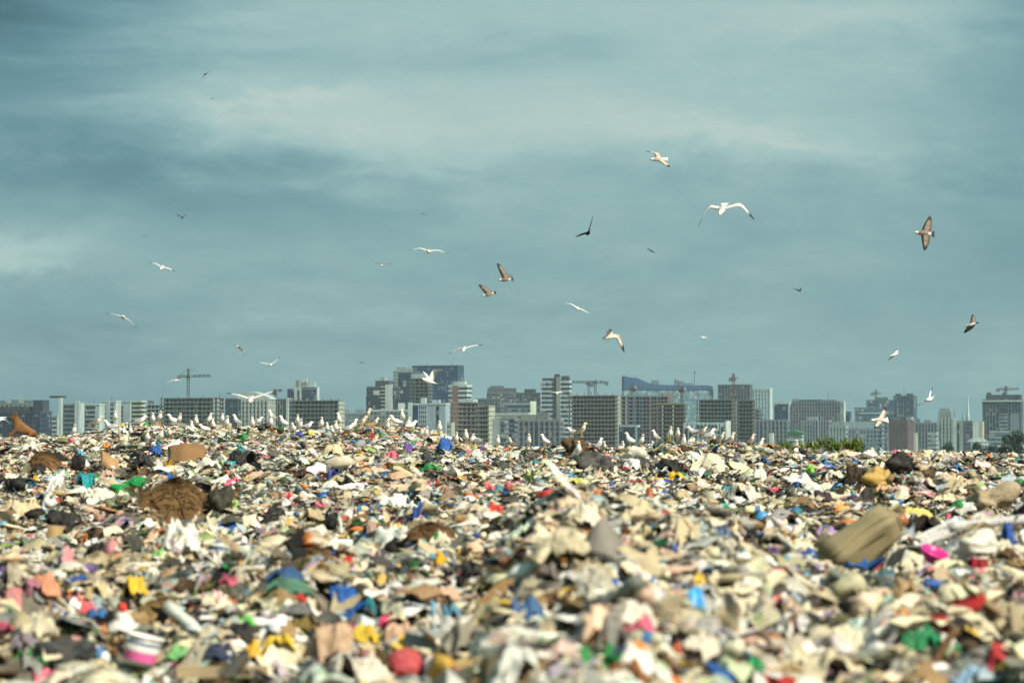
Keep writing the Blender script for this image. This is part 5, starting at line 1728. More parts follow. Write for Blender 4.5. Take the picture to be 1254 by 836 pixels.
MB().prism([(-1.5, t.H + 0.02), (t.W + 1.5, t.H + 0.02), (t.W * 0.5, t.H + 2.2)], -1, t.Dp + 1).build('roof', M['wall'], t.root, lin((56, 150, 96)))
t = T_('lilac grey grid block behind the green roofed house', 984, 1018, 514, 2250, 4, name='apartment_block').wall((140, 144, 152)).bands((84, 94, 104), frac=0.5).piers(9, (156, 160, 164), w=1.0).plant(0.1, 0.5, 2.5, (170, 176, 178)).panel(0.55, 0.6, 0, 0, (170, 176, 174), 'wall', 0.6, 'fin')
t = T_('small pale fin tower left of the green roofed house', 942, 948, 530, 1880, 2, name='stair_block').wall((222, 220, 206))
t = T_('pale green flats above the leafy bushes', 1015, 1039, 521, 2050, 4, name='apartment_block').wall((156, 170, 166)).bands((80, 100, 106), frac=0.45).piers(5, (176, 186, 178), w=1.3).plant(0.1, 0.9, 3, (160, 170, 164))
t = T_('wide low grey flats right of the leafy bushes', 1037, 1083, 524, 2150, 0, name='apartment_block').wall((110, 126, 132)).bands((70, 86, 94), frac=0.55).piers(10, (128, 140, 144), w=0.7).plant(0.02, 0.96, 5, (132, 144, 146), 0.3, 0.9)
t = T_('slate blue stepped glass complex, lower left wing', 1050, 1076, 499, 3050, 0, name='glass_tower').wall((58, 88, 104), 'glass').slabs((72, 100, 114), sh=3.8, e=0.2).roof((80, 106, 118))
t.part('white_frame', t.W * 0.08, t.W * 1.1, -1.2, -0.4, t.H - 6.5, t.H - 5.5, M['wall'], lin((170, 186, 188)))
t = T_('slate blue stepped glass complex, middle wing with crane stub', 1064, 1099, 489.5, 3120, 0, name='glass_tower').wall((58, 86, 102), 'glass').slabs((74, 100, 114), sh=3.8, e=0.2).plant(0.3, 0.7, 3, (70, 90, 98))
t = T_('slate blue stepped glass complex, tallest right wing with antenna', 1094, 1123, 484.5, 3080, 6, name='glass_tower').wall((54, 82, 100), 'glass').slabs((72, 98, 112), sh=3.8, e=0.2).piers(6, (78, 104, 116), w=0.6).mast(0.45, 10).plant(0.05, 0.3, 2.5, (76, 96, 104)).plant(0.6, 0.9, 2.5, (70, 90, 98)).side_panel(0.3, 0.6, 0, 1, (92, 118, 128))
t = T_('white and blue striped block left of the red brown block', 1077, 1091, 516, 2150, 3, name='apartment_block').wall((196, 210, 210)).panel(0.05, 0.25, 0, 1, (44, 78, 96)).panel(0.6, 0.85, 0, 1, (54, 88, 104)).slabs((150, 166, 170), e=0.35, xr=(0.05, 0.9))
t = T_('red brown gridded block with rounded right end', 1088, 1121, 514, 1950, 11, name='apartment_block').wall((104, 84, 90)).bands((64, 60, 72), frac=0.5).piers(9, (124, 104, 106), w=0.9).side_panel(0, 1, 0, 0.2, (148, 124, 116), 'wall', 0.02, 'sunlit_end_wall').plant(0.82, 1.1, 2.2, (170, 170, 164))  # lighter red brown paints the sunlit right end
t = T_('slim cream stair tower right of the red brown block', 1119, 1124, 530, 1900, 2, name='stair_block').wall((212, 206, 176))
t = T_('grey flats with many small windows right of the red brown block', 1120, 1150, 517, 2250, 4, name='apartment_block').wall((124, 134, 140)).bands((74, 86, 96), frac=0.5).piers(7, (140, 148, 152), w=1.0).plant(0.05, 0.2, 3, (130, 138, 140)).plant(0.4, 0.7, 2, (150, 156, 156))
t = T_('whitish slab pair in front of the grey small windowed flats', 1136, 1150, 529, 2050, 4, name='apartment_block').wall((170, 178, 178)).bands((110, 122, 128), frac=0.4)
t = T_('pale green grey tower with stepped cap left of the spire', 1148, 1171, 511, 2300, 5, name='apartment_block').wall((152, 164, 158)).bands((76, 96, 100), frac=0.5).piers(4, (176, 184, 174), w=1.6).plant(0.05, 0.85, 5, (150, 156, 148), 0.1, 0.9).plant(0.1, 0.75, 7.5, (164, 166, 156)).mast(1.0, 6)
t = T_('narrow pale tower with dark slot right of the stepped cap', 1169, 1181, 515, 2350, 3, name='apartment_block').wall((166, 174, 164)).panel(0.35, 0.6, 0, 2, (66, 84, 88)).mast(0.9, 6)
t = T_('grey blank sided slab below the white spire', 1179, 1201, 515, 2300, 11, name='office_block').wall((118, 120, 120)).bands((84, 90, 94), frac=0.5).side_panel(0, 1, 0, 0.5, (164, 166, 160), 'wall', 0.3, 'sunlit_end_wall').roof((150, 154, 150), 0.8)  # side face painted lighter than the front for sunlight
t = T_('slim beige stair tower right of the blank slab', 1199, 1206, 516, 2200, 3, name='stair_block').wall((206, 196, 160))
t = T_('big dark grey tower with white upper frame at the right edge', 1203, 1251, 489, 2450, 4, name='office_block').wall((92, 108, 114)).bands((52, 70, 80), frac=0.6).piers(12, (106, 122, 126), w=0.6)
t.part('white_frame', -0.8, t.W + 0.8, -1.2, -0.3, t.H - 2.0, t.H - 0.8, M['wall'], lin((206, 214, 208)))
t.plant(0.08, 0.95, 4, (70, 82, 84), 0.2, 0.8).plant(0.1, 0.2, 6, (84, 94, 96)).plant(0.5, 0.58, 6, (80, 88, 90)).plant(0.9, 1.0, 4, (80, 88, 90), 0.1, 0.4)
t.panel(0.42, 0.66, 0, 12, (150, 164, 164), 'wall', 0.55, 'light_bay').slabs((84, 100, 106), xr=(0.42, 0.66), e=0.75, t=1.4, mat='glass')
t.panel(0.72, 0.95, 0, 12, (130, 144, 146), 'wall', 0.5, 'light_bay')
t = T_('pale low offices at the foot of the big dark grey tower', 1212, 1238, 528, 2150, 3, name='office_block').wall((166, 176, 176)).bands((96, 112, 116), frac=0.5).roof((196, 202, 196), 0.8)
t = T_('small white domed hall left of the big dark grey tower', 1189, 1211, 541, 2050, 0, name='hall', depth=20).wall((186, 194, 192))
MB().prism([(-0.5, t.H + 0.02), (t.W + 0.5, t.H + 0.02)] + [(t.W * (1 - k / 12), t.H + 0.3 + 2.6 * math.sin(math.pi * k / 12)) for k in range(13)], -0.5, 20).build('domed_roof', M['wall'], t.root, lin((196, 202, 200)))
t = T_('low white villas behind the dark trees at the right edge', 1222, 1256, 546, 1300, 0, name='house', cat='house').wall((206, 206, 196)).bands((90, 96, 92), frac=0.4, xr=(0.2, 0.5)).plant(0.5, 0.8, 1.5, (196, 196, 186))
# spire
p = at(1185.5, 514, 2500)
sp_ = empty('spire', (p[0], 2500, GZ))
tag(sp_, 'thin white tapering spire above the blank grey slab', 'spire')
MB().bar((0, 0, 0), (0, 0, p[2] - GZ + 3), 2.4, 8, 1.7).build('shaft', M['wall'], sp_, lin((190, 198, 196)))
MB().bar((0, 0, p[2] - GZ + 2.8), (0, 0, at(1185.5, 482, 2500)[2] - GZ), 1.3, 8, 0.15).build('needle', M['wall'], sp_, lin((214, 220, 214)))


# ---------------------------------------------------------------- cranes
def lattice(m, a, b, w, n, r):
    a, b = Vector(a), Vector(b)
    d = (b - a).normalized()
    u = Vector((0, 1, 0)) if abs(d.y) < 0.7 else Vector((1, 0, 0))
    v = d.cross(u).normalized()
    u = v.cross(d)
    cs = [(u * sx + v * sy) * w / 2 for sx, sy in ((-1, -1), (1, -1), (1, 1), (-1, 1))]
    for c in cs:
        m.bar(a + c, b + c, r)
    for k in range(n):
        p0, p1 = a + (b - a) * (k / n), a + (b - a) * ((k + 1) / n)
        for i in range(4):
            m.bar(p0 + cs[i], p1 + cs[(i + 1) % 4], r * 0.7)


def crane(label, x, ybase, yslew, ytop, xl, xr, yjib, D, color, luff=None, group='tower cranes over the city'):
    """tower crane: mast, slewing cab, jib, counter jib, cat head"""
    s = D / FPX
    p0 = at(x, ybase, D)
    root = empty('tower_crane', (p0[0], D, p0[2]))
    tag(root, label, 'crane', group)
    zs = (ybase - yslew) * s
    c = lin(color)
    m = MB(); lattice(m, (0, 0, 0), (0, 0, zs), 1.7, max(int(zs / 2.5), 3), 0.2); m.build('mast', M['steel'], root, c)
    m = MB(); m.box(-1.6, 1.6, -1.6, 1.6, zs - 0.4, zs + 1.2); m.build('slewing_ring', M['steel'], root, c)
    m = MB(); m.box(1.2, 3.0, -2.6, -0.6, zs + 0.2, zs + 2.4); m.build('cab', M['wall'], root, lin((150, 150, 140)))
    if luff:
        m = MB(); lattice(m, (0.5, 0, zs + 1), ((luff[0] - x) * s, 4, (ybase - luff[1]) * s), 1.5, 10, 0.26); m.build('jib', M['steel'], root, c)
        m = MB(); lattice(m, (0, 0, zs + 1), ((xl - x) * s, -1, zs + 2), 1.6, 4, 0.3); m.box((xl - x) * s - 1, (xl - x) * s + 2, -1.5, 1.0, zs, zs + 2.2); m.build('counter_jib', M['steel'], root, c)
        m = MB(); lattice(m, (0, 0, zs + 1), (0, 0, (ybase - ytop) * s), 1.0, 4, 0.22); m.build('cat_head', M['steel'], root, c)
        return root
    zj = (ybase - yjib) * s
    jl, jr = (xl - x) * s, (xr - x) * s
    long_, short = (jr, jl) if abs(jr) > abs(jl) else (jl, jr)
    m = MB(); lattice(m, (0, 0, zj), (long_, 0, zj + 0.4), 1.3, max(int(abs(long_) / 3), 4), 0.24); m.build('jib', M['steel'], root, c)
    m = MB(); lattice(m, (0, 0, zj), (short, 0, zj), 1.4, max(int(abs(short) / 3), 3), 0.26); m.build('counter_jib', M['steel'], root, c)
    m = MB(); m.box(short - 1.4, short + 1.4, -1.0, 1.0, zj - 2.4, zj + 0.6); m.build('counterweight', M['concrete'], root, lin((110, 110, 106)))
    zt = (ybase - ytop) * s
    m = MB(); lattice(m, (0, 0, zj), (0, 0, zt), 1.0, 4, 0.26)
    m.bar((0, 0, zt), (long_ * 0.62, 0, zj + 0.8), 0.12); m.bar((0, 0, zt), (short * 0.9, 0, zj + 0.8), 0.12)
    m.build('cat_head', M['steel'], root, c)
    return root


crane('tallest grey crane, over the wide concrete frame at left', 230.5, 489, 462, 451, 219, 258, 460.5, 2190, (62, 76, 80))
crane('small dark luffing crane leaning right behind the arched roof', 337, 492, 482, 476, 334, 344, 480, 2260, (54, 64, 66), luff=(344, 477))
crane('grey crane right of the striped tower, left of the pair', 721, 486, 471, 467, 717, 725, 470, 2500, (66, 90, 100))
crane('grey crane with a long jib right of the striped tower, right of the pair', 729, 486, 469, 465.5, 700, 743, 468, 2350, (64, 78, 82))
crane('brown crane rising from the frame with coloured shafts', 774.5, 487, 476, 471, 770, 778, 475.5, 2170, (106, 88, 66))
crane('dark squat crane in front of the curved glass hall', 835, 494, 478, 473.5, 833, 839, 476.5, 2080, (44, 58, 64))
crane('rusty mast crane standing the full height of its grey frame', 898.5, 545, 465, 457, 895, 904, 463, 2200, (112, 84, 70))
crane('small crane stub on the slate blue middle wing', 1072.5, 490, 482, 477, 1068, 1079, 481.5, 3110, (84, 100, 106))
crane('crane on the roof of the big dark grey tower', 1231.5, 488, 477, 472.5, 1222, 1248, 476.5, 2460, (76, 90, 94))


lin = _lin
# ---------------------------------------------------------------- trees and bushes
def leaves(pts, size, r, name, color, parent, spiky=False, shade=(0.6, 1.3)):
    V, C_ = [], []
    n = len(pts)
    for q in pts:
        a = r.normal(size=3); a /= np.linalg.norm(a)
        b = np.cross(a, r.normal(size=3)); b /= np.linalg.norm(b) + 1e-9
        l_, w_ = size * r.uniform(0.7, 1.4), size * r.uniform(0.3, 0.6) * (0.45 if spiky else 1)
        if spiky:
            a[2] = abs(a[2]) * 1.2 + 0.2
        for k, m_ in ((-0.5, 0.25), (0.0, 1.0), (0.5, 0.15)):
            pass
        V += [q - a * l_ * 0.5, q + b * w_ * 0.5, q + a * l_ * 0.5, q - b * w_ * 0.5]
        f = r.uniform(*shade)
        h_ = r.uniform(0.9, 1.15)
        C_ += [(f * h_, f, f * 0.9, 1)] * 4
    F = np.arange(4 * n).reshape(n, 4)
    return obj(name, mesh_np(name, np.array(V), F, False, np.array(C_)), M['leaf'], parent, lin(color))


def tree(label, px, ytop, ybase, wpx, D, color, seed, n=2600, leaf=0.55, group=None, cat='tree', name='broadleaf_tree'):
    r = np.random.default_rng(seed)
    s = D / FPX
    b = at(px, ybase, D)
    root = empty(name, (b[0], D, GZ))
    tag(root, label, cat, group)
    H_ = at(px, ytop, D)[2] - GZ
    Wd = wpx * s
    m = MB()
    m.bar((0, 0, 0), (0.2, 0, H_ * 0.4), H_ * 0.035, 8, H_ * 0.022)
    cl = []
    for k in range(16):
        a = k * 2.4 + r.uniform(-0.4, 0.4)
        hh = r.uniform(0.42, 0.92)
        rr = Wd * 0.5 * r.uniform(0.25, 0.85) * math.sqrt(max(1 - ((hh - 0.55) / 0.5) ** 2, 0.15))
        c = np.array([rr * math.cos(a), rr * math.sin(a) * 0.8, hh * H_])
        cl.append((c, r.uniform(0.13, 0.24) * max(Wd, H_ * 0.5)))
        m.bar((0.1, 0, H_ * r.uniform(0.22, 0.4)), tuple(c), H_ * 0.013, 5, H_ * 0.004)
    m.build('trunk', M['wood'], root, lin((84, 70, 56)))
    pts = []
    for k in range(n):
        c, rad = cl[r.integers(0, len(cl))]
        d = r.normal(size=3); d /= np.linalg.norm(d)
        q = c + d * rad * r.uniform(0.55, 1.05) * np.array([1, 1, 0.75])
        q[2] = min(q[2], H_)
        pts.append(q)
    leaves(pts, leaf, r, 'crown', color, root)
    return root


tree('big dark tree at the right edge, tallest of the far trees', 1240, 525, 556, 38, 760, (34, 56, 44), 1, 4200, 0.6, 'dark trees on the plain')
tree('dark tree joining the right edge of the big dark tree', 1263, 531, 556, 30, 800, (36, 58, 44), 2, 2500, 0.6, 'dark trees on the plain')
tree('round dark tree left of the white villas', 1200, 540, 556, 24, 900, (36, 62, 54), 3, 2400, 0.6, 'dark trees on the plain')
tree('small dark tree touching the round dark tree on its right', 1216, 543, 556, 15, 930, (38, 62, 54), 4, 1500, 0.55, 'dark trees on the plain')
tree('dark tree below the stepped cap tower', 1160, 540.5, 556, 22, 1000, (38, 66, 60), 5, 2000, 0.6, 'dark trees on the plain')
tree('low broad tree behind the ridge left of the red brown block', 1076, 550, 558, 26, 900, (60, 84, 54), 6, 1400, 0.6, 'dark trees on the plain')
tree('dim tree between the low grey flats at centre', 622, 541, 560, 26, 1300, (38, 64, 60), 7, 1400, 0.8, 'dark trees on the plain')


def bush(label, px, ytop, wpx, d, color, seed, n=1500):
    r = np.random.default_rng(seed)
    s = d / FPX
    q0 = at(px, ytop, d)
    zb = float(Z(q0[0], d))
    root = empty('bush', (q0[0], d, zb - 0.05))
    tag(root, label, 'bush', 'leafy bushes behind the right ridge')
    H_, Wd = q0[2] - zb, wpx * s
    m = MB()
    pts = []
    for k in range(15):
        a = r.uniform(0, 6.28)
        tip = np.array([math.cos(a) * Wd * 0.5 * r.uniform(0.2, 1), math.sin(a) * Wd * 0.45 * r.uniform(0.2, 1), H_ * r.uniform(0.3, 1.0)])
        base = tip * np.array([0.15, 0.15, 0])
        m.bar(tuple(base), tuple(tip), 0.018, 5, 0.006)
        for j in range(n // 24):
            u = r.uniform(0.25, 1.0) ** 0.7
            pts.append(base + (tip - base) * u + r.normal(0, 0.065, 3) * np.array([1, 1, 0.8]))
    m.build('stems', M['wood'], root, lin((96, 84, 56)))
    pts = [np.array([p_[0], p_[1], min(max(p_[2], 0.02), H_)]) for p_ in pts]
    leaves(pts, 0.17, r, 'foliage', color, root, True, (0.35, 1.6))


bush('low yellow green bush, leftmost behind the right ridge', 964, 540, 30, 84, (86, 108, 48), 11, 1700)
bush('broad yellow green bush with a black bag at its foot', 990, 538, 38, 82.5, (104, 120, 50), 12, 2800)
bush('tallest yellow green bush, middle one behind the right ridge', 1013, 535.5, 30, 84, (88, 112, 46), 13, 3000)
bush('dense green bush, rightmost behind the right ridge', 1039, 536, 42, 83.5, (94, 114, 48), 14, 3000)
rubbish('bag', 985, 553, 14, 8, (24, 26, 34), 'black bag at the foot of the broad bush')
rubbish('film', 940, 548, 44, 9, (150, 116, 84), 'brown plastic sheet sloping down on the right ridge')
# ---------------------------------------------------------------- birds
WHT, GRYF, BLKF, BRNF, MOT, YELB, DKB = [np.array(lin(c)[:3]) for c in ((240, 239, 234), (150, 156, 162), (36, 36, 38), (98, 88, 78), (196, 188, 174), (214, 170, 70), (24, 25, 28))]


def tube_mesh(spine, rw, rh, up, n=10):
    """rings round a spine; rw half widths, rh half heights"""
    V = []
    k = len(spine)
    for i in range(k):
        t = spine[min(i + 1, k - 1)] - spine[max(i - 1, 0)]
        t = t / (np.linalg.norm(t) + 1e-9)
        w = np.cross(t, up)
        w = w / (np.linalg.norm(w) + 1e-9)
        u = np.cross(w, t)
        for j in range(n):
            a = 2 * math.pi * j / n
            V.append(spine[i] + w * rw[i] * math.cos(a) + u * rh[i] * math.sin(a))
    F = []
    for i in range(k - 1):
        for j in range(n):
            F.append((i * n + j, i * n + (j + 1) % n, (i + 1) * n + (j + 1) % n, (i + 1) * n + j))
    F.append(tuple(range(n))[::-1])
    F.append(tuple((k - 1) * n + j for j in range(n)))
    return V, F


def resample(P, m):
    """smooth curve through three or four points"""
    P = np.array(P)
    t = np.linspace(0, 1, len(P))
    u = np.linspace(0, 1, m)
    out = np.stack([np.interp(u, t, P[:, k]) for k in range(3)], -1)
    for _ in range(2):
        o2 = out.copy()
        o2[1:-1] = (out[:-2] + 2 * out[1:-1] + out[2:]) / 4
        out = o2
    return out


def flying(label, d, head, tail, L, R, scheme='adult', towards=1, span=1.35, wl=(1, 1), name='gull', cat='gull'):
    """a bird on the wing; head, tail and the wing joints (shoulder to wrist to tip) give its pose, d its distance"""
    s = d / FPX
    k = span / 1.35
    h3, t3 = at(*head, d), at(*tail, d)
    lb = np.linalg.norm(t3 - h3)
    LB = 0.52 * k
    dep = math.sqrt(max(LB ** 2 - lb ** 2, 0.0)) * towards
    h3[1] -= dep / 2
    t3[1] += dep / 2
    if lb > LB:
        mid = (h3 + t3) / 2
        h3, t3 = mid + (h3 - mid) * LB / lb, mid + (t3 - mid) * LB / lb
    ax = (t3 - h3)
    bl = np.linalg.norm(ax)
    ax = ax / bl
    root = h3 + ax * bl * 0.42
    V, F, C_ = [], [], []
    norms = []
    wings = []
    for side, J in (('L', L), ('R', R)):
        if J is None:
            continue
        pts = [root.copy()]
        dd = 0.0
        dirs = wl[0] if side == 'L' else wl[1]
        lens = [0.29 * k, 0.40 * k] if len(J) == 2 else [0.69 * k]
        prev = root
        for q, ln in zip(J, lens):
            p_ = at(q[0], q[1], d)
            pl = math.hypot(p_[0] - prev[0], p_[2] - prev[2])
            ex = math.sqrt(max(ln ** 2 - pl ** 2, 0)) * 0.8
            p_ = p_.copy()
            p_[1] = prev[1] + dirs * min(ex, ln * 0.75)
            pts.append(p_)
            prev = p_
        wings.append(resample(pts, 13))
    # average wing plane gives the back of the bird
    for sp in wings:
        span_d = sp[-1] - sp[0]
        nv = np.cross(span_d, ax)
        if nv[2] < 0:
            nv = -nv
        norms.append(nv / (np.linalg.norm(nv) + 1e-9))
    up = sum(norms) / (np.linalg.norm(sum(norms)) + 1e-9)
    if abs(np.dot(up, ax)) > 0.9 or np.linalg.norm(up) < 0.1:
        up = np.array([0, 0, 1.0])
    body_c, back_c, tip_c, tail_c = {'adult': (WHT, GRYF * 1.25, BLKF, WHT), 'white': (WHT, WHT * 0.95, GRYF, WHT), 'young': (WHT * 0.85, BRNF * 1.5, BLKF, BLKF), 'mottled': (WHT * 0.9, MOT * 0.8, BLKF, WHT * 0.85), 'dark': (DKB, DKB, DKB * 0.8, DKB)}[scheme]
    # body from bill to tail fan
    us = np.array([-0.10, -0.045, 0.0, 0.05, 0.11, 0.2, 0.34, 0.5, 0.64, 0.76, 0.86, 1.0])
    rw = np.array([0.004, 0.010, 0.024, 0.036, 0.038, 0.048, 0.066, 0.066, 0.05, 0.034, 0.055, 0.085]) * k * 1.2
    rh = np.array([0.005, 0.012, 0.026, 0.038, 0.038, 0.046, 0.062, 0.06, 0.042, 0.024, 0.008, 0.004]) * k * 1.2
    sp = np.array([h3 + ax * bl * u_ for u_ in us])
    bv, bf = tube_mesh(sp, rw, rh, up, 10)
    V += bv; F += bf
    for i, u_ in enumerate(us):
        for j in range(10):
            top_ = math.sin(2 * math.pi * j / 10) > 0.3
            c = YELB if i < 2 and scheme != 'dark' else tail_c if i >= 10 else (back_c if top_ and 5 <= i <= 8 else body_c)
            if scheme in ('adult', 'white') and i >= 10:
                c = WHT
            C_.append(c)
    for sp in wings:
        m = len(sp)
        base = len(V)
        for i in range(m):
            u_ = i / (m - 1)
            tdir = sp[min(i + 1, m - 1)] - sp[max(i - 1, 0)]
            tdir = tdir / (np.linalg.norm(tdir) + 1e-9)
            cd = ax - 0.75 * np.dot(ax, tdir) * tdir
            cd = cd / (np.linalg.norm(cd) + 1e-9)
            nrm = np.cross(tdir, cd)
            nrm = nrm / (np.linalg.norm(nrm) + 1e-9)
            ch = np.interp(u_, [0, 0.15, 0.45, 0.7, 0.9, 1.0], [0.17, 0.165, 0.16, 0.12, 0.065, 0.012]) * k * (1.45 if scheme in ('dark', 'young') else 1.2)
            th = np.interp(u_, [0, 0.4, 1], [0.02, 0.012, 0.003]) * k
            camber = 0.02 * k * (1 - u_)
            sgn = 1 if np.dot(nrm, up) > 0 else -1
            le = sp[i] - cd * ch * 0.28
            te = sp[i] + cd * ch * 0.72
            md = sp[i] + cd * ch * 0.1 + nrm * sgn * camber
            V += [le, md + nrm * sgn * th, te, md - nrm * sgn * th]
            tip = u_ > 0.8 if scheme != 'white' else u_ > 0.93
            ctop = tip_c if tip else back_c
            cund = tip_c if tip else (WHT if scheme in ('adult', 'white') else body_c * 0.9 if scheme == 'mottled' else back_c * 1.1 if scheme == 'young' else DKB)
            lec = tip_c if tip else (WHT if scheme in ('adult', 'white', 'mottled') else back_c)
            tec = tip_c if tip else (WHT if scheme in ('adult', 'white') else back_c * 0.8)
            if scheme in ('young', 'mottled'):
                mo = 0.82 + 0.5 * ((i * 7 + int(span * 100)) % 3) / 2
                ctop, cund, lec = ctop * mo, cund * (1.15 * mo), lec * 1.15
            C_ += [lec, ctop, tec, cund]
        for i in range(m - 1):
            for j in range(4):
                F.append((base + i * 4 + j, base + i * 4 + (j + 1) % 4, base + (i + 1) * 4 + (j + 1) % 4, base + (i + 1) * 4 + j))
        F.append(tuple(base + j for j in range(4)))
        F.append(tuple(base + (m - 1) * 4 + j for j in range(4)))
    org = (h3 + t3) / 2
    V = np.array(V) - org
    C_ = np.concatenate([np.array(C_), np.ones((len(C_), 1))], 1)
    me = mesh_np(name, V, F, True, C_)
    o = obj(name, me, M['bird'], None, None, tuple(org))
    bm = bmesh.new(); bm.from_mesh(me); bmesh.ops.recalc_face_normals(bm, faces=bm.faces); bm.to_mesh(me); bm.free()
    tag(o, label, cat, 'birds in flight over the tip')
    return o


fl = flying
fl('gull with steeply arched wings and black tips below the left bright cloud', 108, (152, 388), (149, 388.5), [(141, 385.5), (129, 383)], [(159, 393), (168.5, 402.5)], 'adult', 1)
fl('white gull with level wings, below the bright cloud at left', 140, (197.5, 330), (199, 325), [(191, 323), (182, 321.5)], [(206, 328.5), (214, 332)], 'adult', 1)
fl('small buff gull banking away above the pair left of centre', 170, (289, 424), (297, 427.5), [(293, 423.5), (288, 423)], [(297, 429.5), (301, 432.5)], 'mottled', -1, wl=(-1, -1))
fl('gull with wings raised in a shallow V above the arched roof', 150, (332, 447.5), (329, 445), [(323, 444.5), (313.5, 443)], [(337, 443), (343.5, 436.5)], 'adult', 1)
fl('gull with hooked wings flying just left of the tallest crane', 165, (214, 465), (216, 466), [(208, 466), (201, 472.5)], [(219, 464.5), (224, 468)], 'adult', -1)
fl('large white gull with wide flat wings in front of the arched roof', 72, (307, 492), (306, 485), [(293, 484), (276, 481)], [(322, 483.5), (343, 476.5)], 'adult', 1)
fl('white gull with wide level wings high over the middle of the city', 96, (525, 309), (525, 306), [(514, 304), (500, 306.5)], [(537, 306.5), (549, 311)], 'adult', 1)
fl('small dark gull left below the white level winged gull', 190, (467, 325), (470, 323), [(463, 322.5), (457, 323)], [(475, 322.5), (482, 324.5)], 'young', 1)
fl('brown gull with one wing straight up, upper of the brown pair', 105, (609, 343), (631, 341.5), [(613.5, 332), (608.5, 322)], [(621, 339), (625, 336)], 'young', 1, wl=(0.3, 1))
fl('brown gull with one wing raised, lower of the brown pair', 110, (589, 363), (610, 357.5), [(593, 355), (586, 348.5)], [(602, 358), (606, 356)], 'young', 1, wl=(0.3, 1))
fl('white gull with drooped left wing above the navy slab', 108, (567, 430), (568, 424.5), [(560, 427), (549, 433.5)], [(578, 423.5), (591.5, 422)], 'adult', 1)
fl('big white gull landing with wings up in front of the navy slab', 84, (518, 464), (535, 470), [(522, 460), (517.5, 454)], [(531.5, 453), (543, 453)], 'white', 1, wl=(1, -0.6))
fl('buff white gull diving left with spread wings, highest gull right of centre', 88, (793, 195.5), (822, 194.5), [(803, 187), (791.5, 184)], [(812, 200.5), (819, 206.5)], 'mottled', 1, wl=(1, -1))
fl('largest white gull gliding towards the viewer with bent wings', 64, (880.5, 263), (888, 248), [(867, 253), (855, 277.5)], [(906, 250.5), (924, 270)], 'adult', 1, wl=(-1, -1))
fl('dark gull with a tall upright wing right of centre', 118, (719, 287), (722, 283), [(713, 287), (704.5, 290)], [(723, 276), (726.5, 263.5)], 'dark', -1, name='gull')
fl('tiny dark bird right of the upright winged gull', 330, (801, 309), (796, 306.5), [(796, 305.5), (792.5, 305)], [(801.5, 309), (804, 310.5)], 'dark', -1, name='bird', cat='bird')
fl('slender white gull with sloping wings over the striped tower', 135, (706.5, 378.5), (707.5, 376), [(700, 372.5), (692, 370.5)], [(714, 379.5), (722.5, 384)], 'white', 1)
fl('tumbling buff gull with a black wing tip over the curved glass hall', 82, (739, 414), (757, 409.5), [(744, 406.5), (746, 404)], [(756, 412.5), (764.5, 431.5)], 'mottled', 1, wl=(-1, 0.4))
fl('faintest bird, a speck right of the tumbling gull', 420, (861, 414), (862, 412), [(858, 412), (855.5, 413)], [(864, 413), (867, 415)], 'white', 1, name='bird', cat='bird')
fl('brown gull seen from below with dark tail, at far right', 76, (1118, 284.5), (1147, 287), [(1134.5, 276), (1140, 263.5)], [(1131, 294), (1130.5, 307.5)], 'young', 1, wl=(0.5, -0.5))
fl('small black bird with folded wings right of centre', 250, (975, 355), (982, 357), [(973, 353.5), (969.5, 353)], [(979, 356), (981.5, 352)], 'dark', 1, span=1.0, name='crow', cat='crow')
fl('dark winged gull banking steeply near the right edge', 112, (1183, 399), (1198, 395), [(1191.5, 391), (1192.5, 384.5)], [(1187, 400), (1181, 407.5)], 'young', -1, wl=(1, 0.4))
fl('small white gull fluttering above the slate blue complex', 150, (1090, 436), (1102, 432), [(1097, 430.5), (1102, 428.5)], [(1092, 437), (1089, 441)], 'white', 1, wl=(1, 1))
fl('white gull with a black wing tip held high at right', 92, (1134, 489.5), (1144, 487.5), [(1139, 483), (1142.5, 474)], [(1131, 492), (1122, 497)], 'adult', 1, wl=(0.4, -0.3))
fl('mottled brown and white gull in front of the slate blue complex', 84, (1067, 514.5), (1088, 514), [(1080, 508), (1085.5, 497.5)], [(1074, 518), (1069, 524.5)], 'mottled', 1, wl=(0.5, -0.5))
fl('black bird flying steeply, highest bird in the sky', 260, (250, 92.5), (253, 89.5), [(253.5, 90), (257, 86.5)], [(249.5, 92.5), (246.5, 96)], 'dark', 1, name='crow', cat='crow')
fl('faint far gull just below the highest black bird', 420, (260, 121.5), (260.5, 120.5), [(258, 121.5), (256, 121.5)], [(262, 120.5), (264.5, 120.5)], 'dark', 1, name='bird', cat='bird')
fl('black bird with raised wings above the left bright cloud', 235, (223.5, 268), (223, 265.5), [(219, 264), (214.5, 262)], [(226, 264.5), (229, 261)], 'dark', 1, name='crow', cat='crow')
fl('faint speck of a bird over the left bright cloud', 480, (176, 290.5), (176.5, 289.5), [(174, 290), (172, 290.5)], [(178.5, 290), (180.5, 290)], 'dark', 1, name='bird', cat='bird')
fl('faint tiny bird high above the brown pair', 480, (518, 262.5), (518.5, 261.5), [(516.5, 261.5), (515, 262)], [(520, 262), (522, 263)], 'dark', 1, name='bird', cat='bird')
fl('tiny bird over the sky gap left of the stepped tower', 420, (442, 444.5), (442.5, 443.5), [(440.5, 443.5), (439, 443)], [(444, 443.8), (446, 444.5)], 'dark', 1, name='bird', cat='bird')
fl('white gull with an arched outline in front of the striped tower', 175, (682, 482), (682.5, 480), [(677.5, 480), (671.5, 482.5)], [(686, 479.5), (690, 481.5)], 'white', 1)
fl('white gull leaving the frame at the left edge beside the dog', 78, (-14, 514), (-1, 516), [(-1, 511), (4, 510.5)], [(5, 513), (13, 520)], 'white', -1, wl=(1, 0.2))


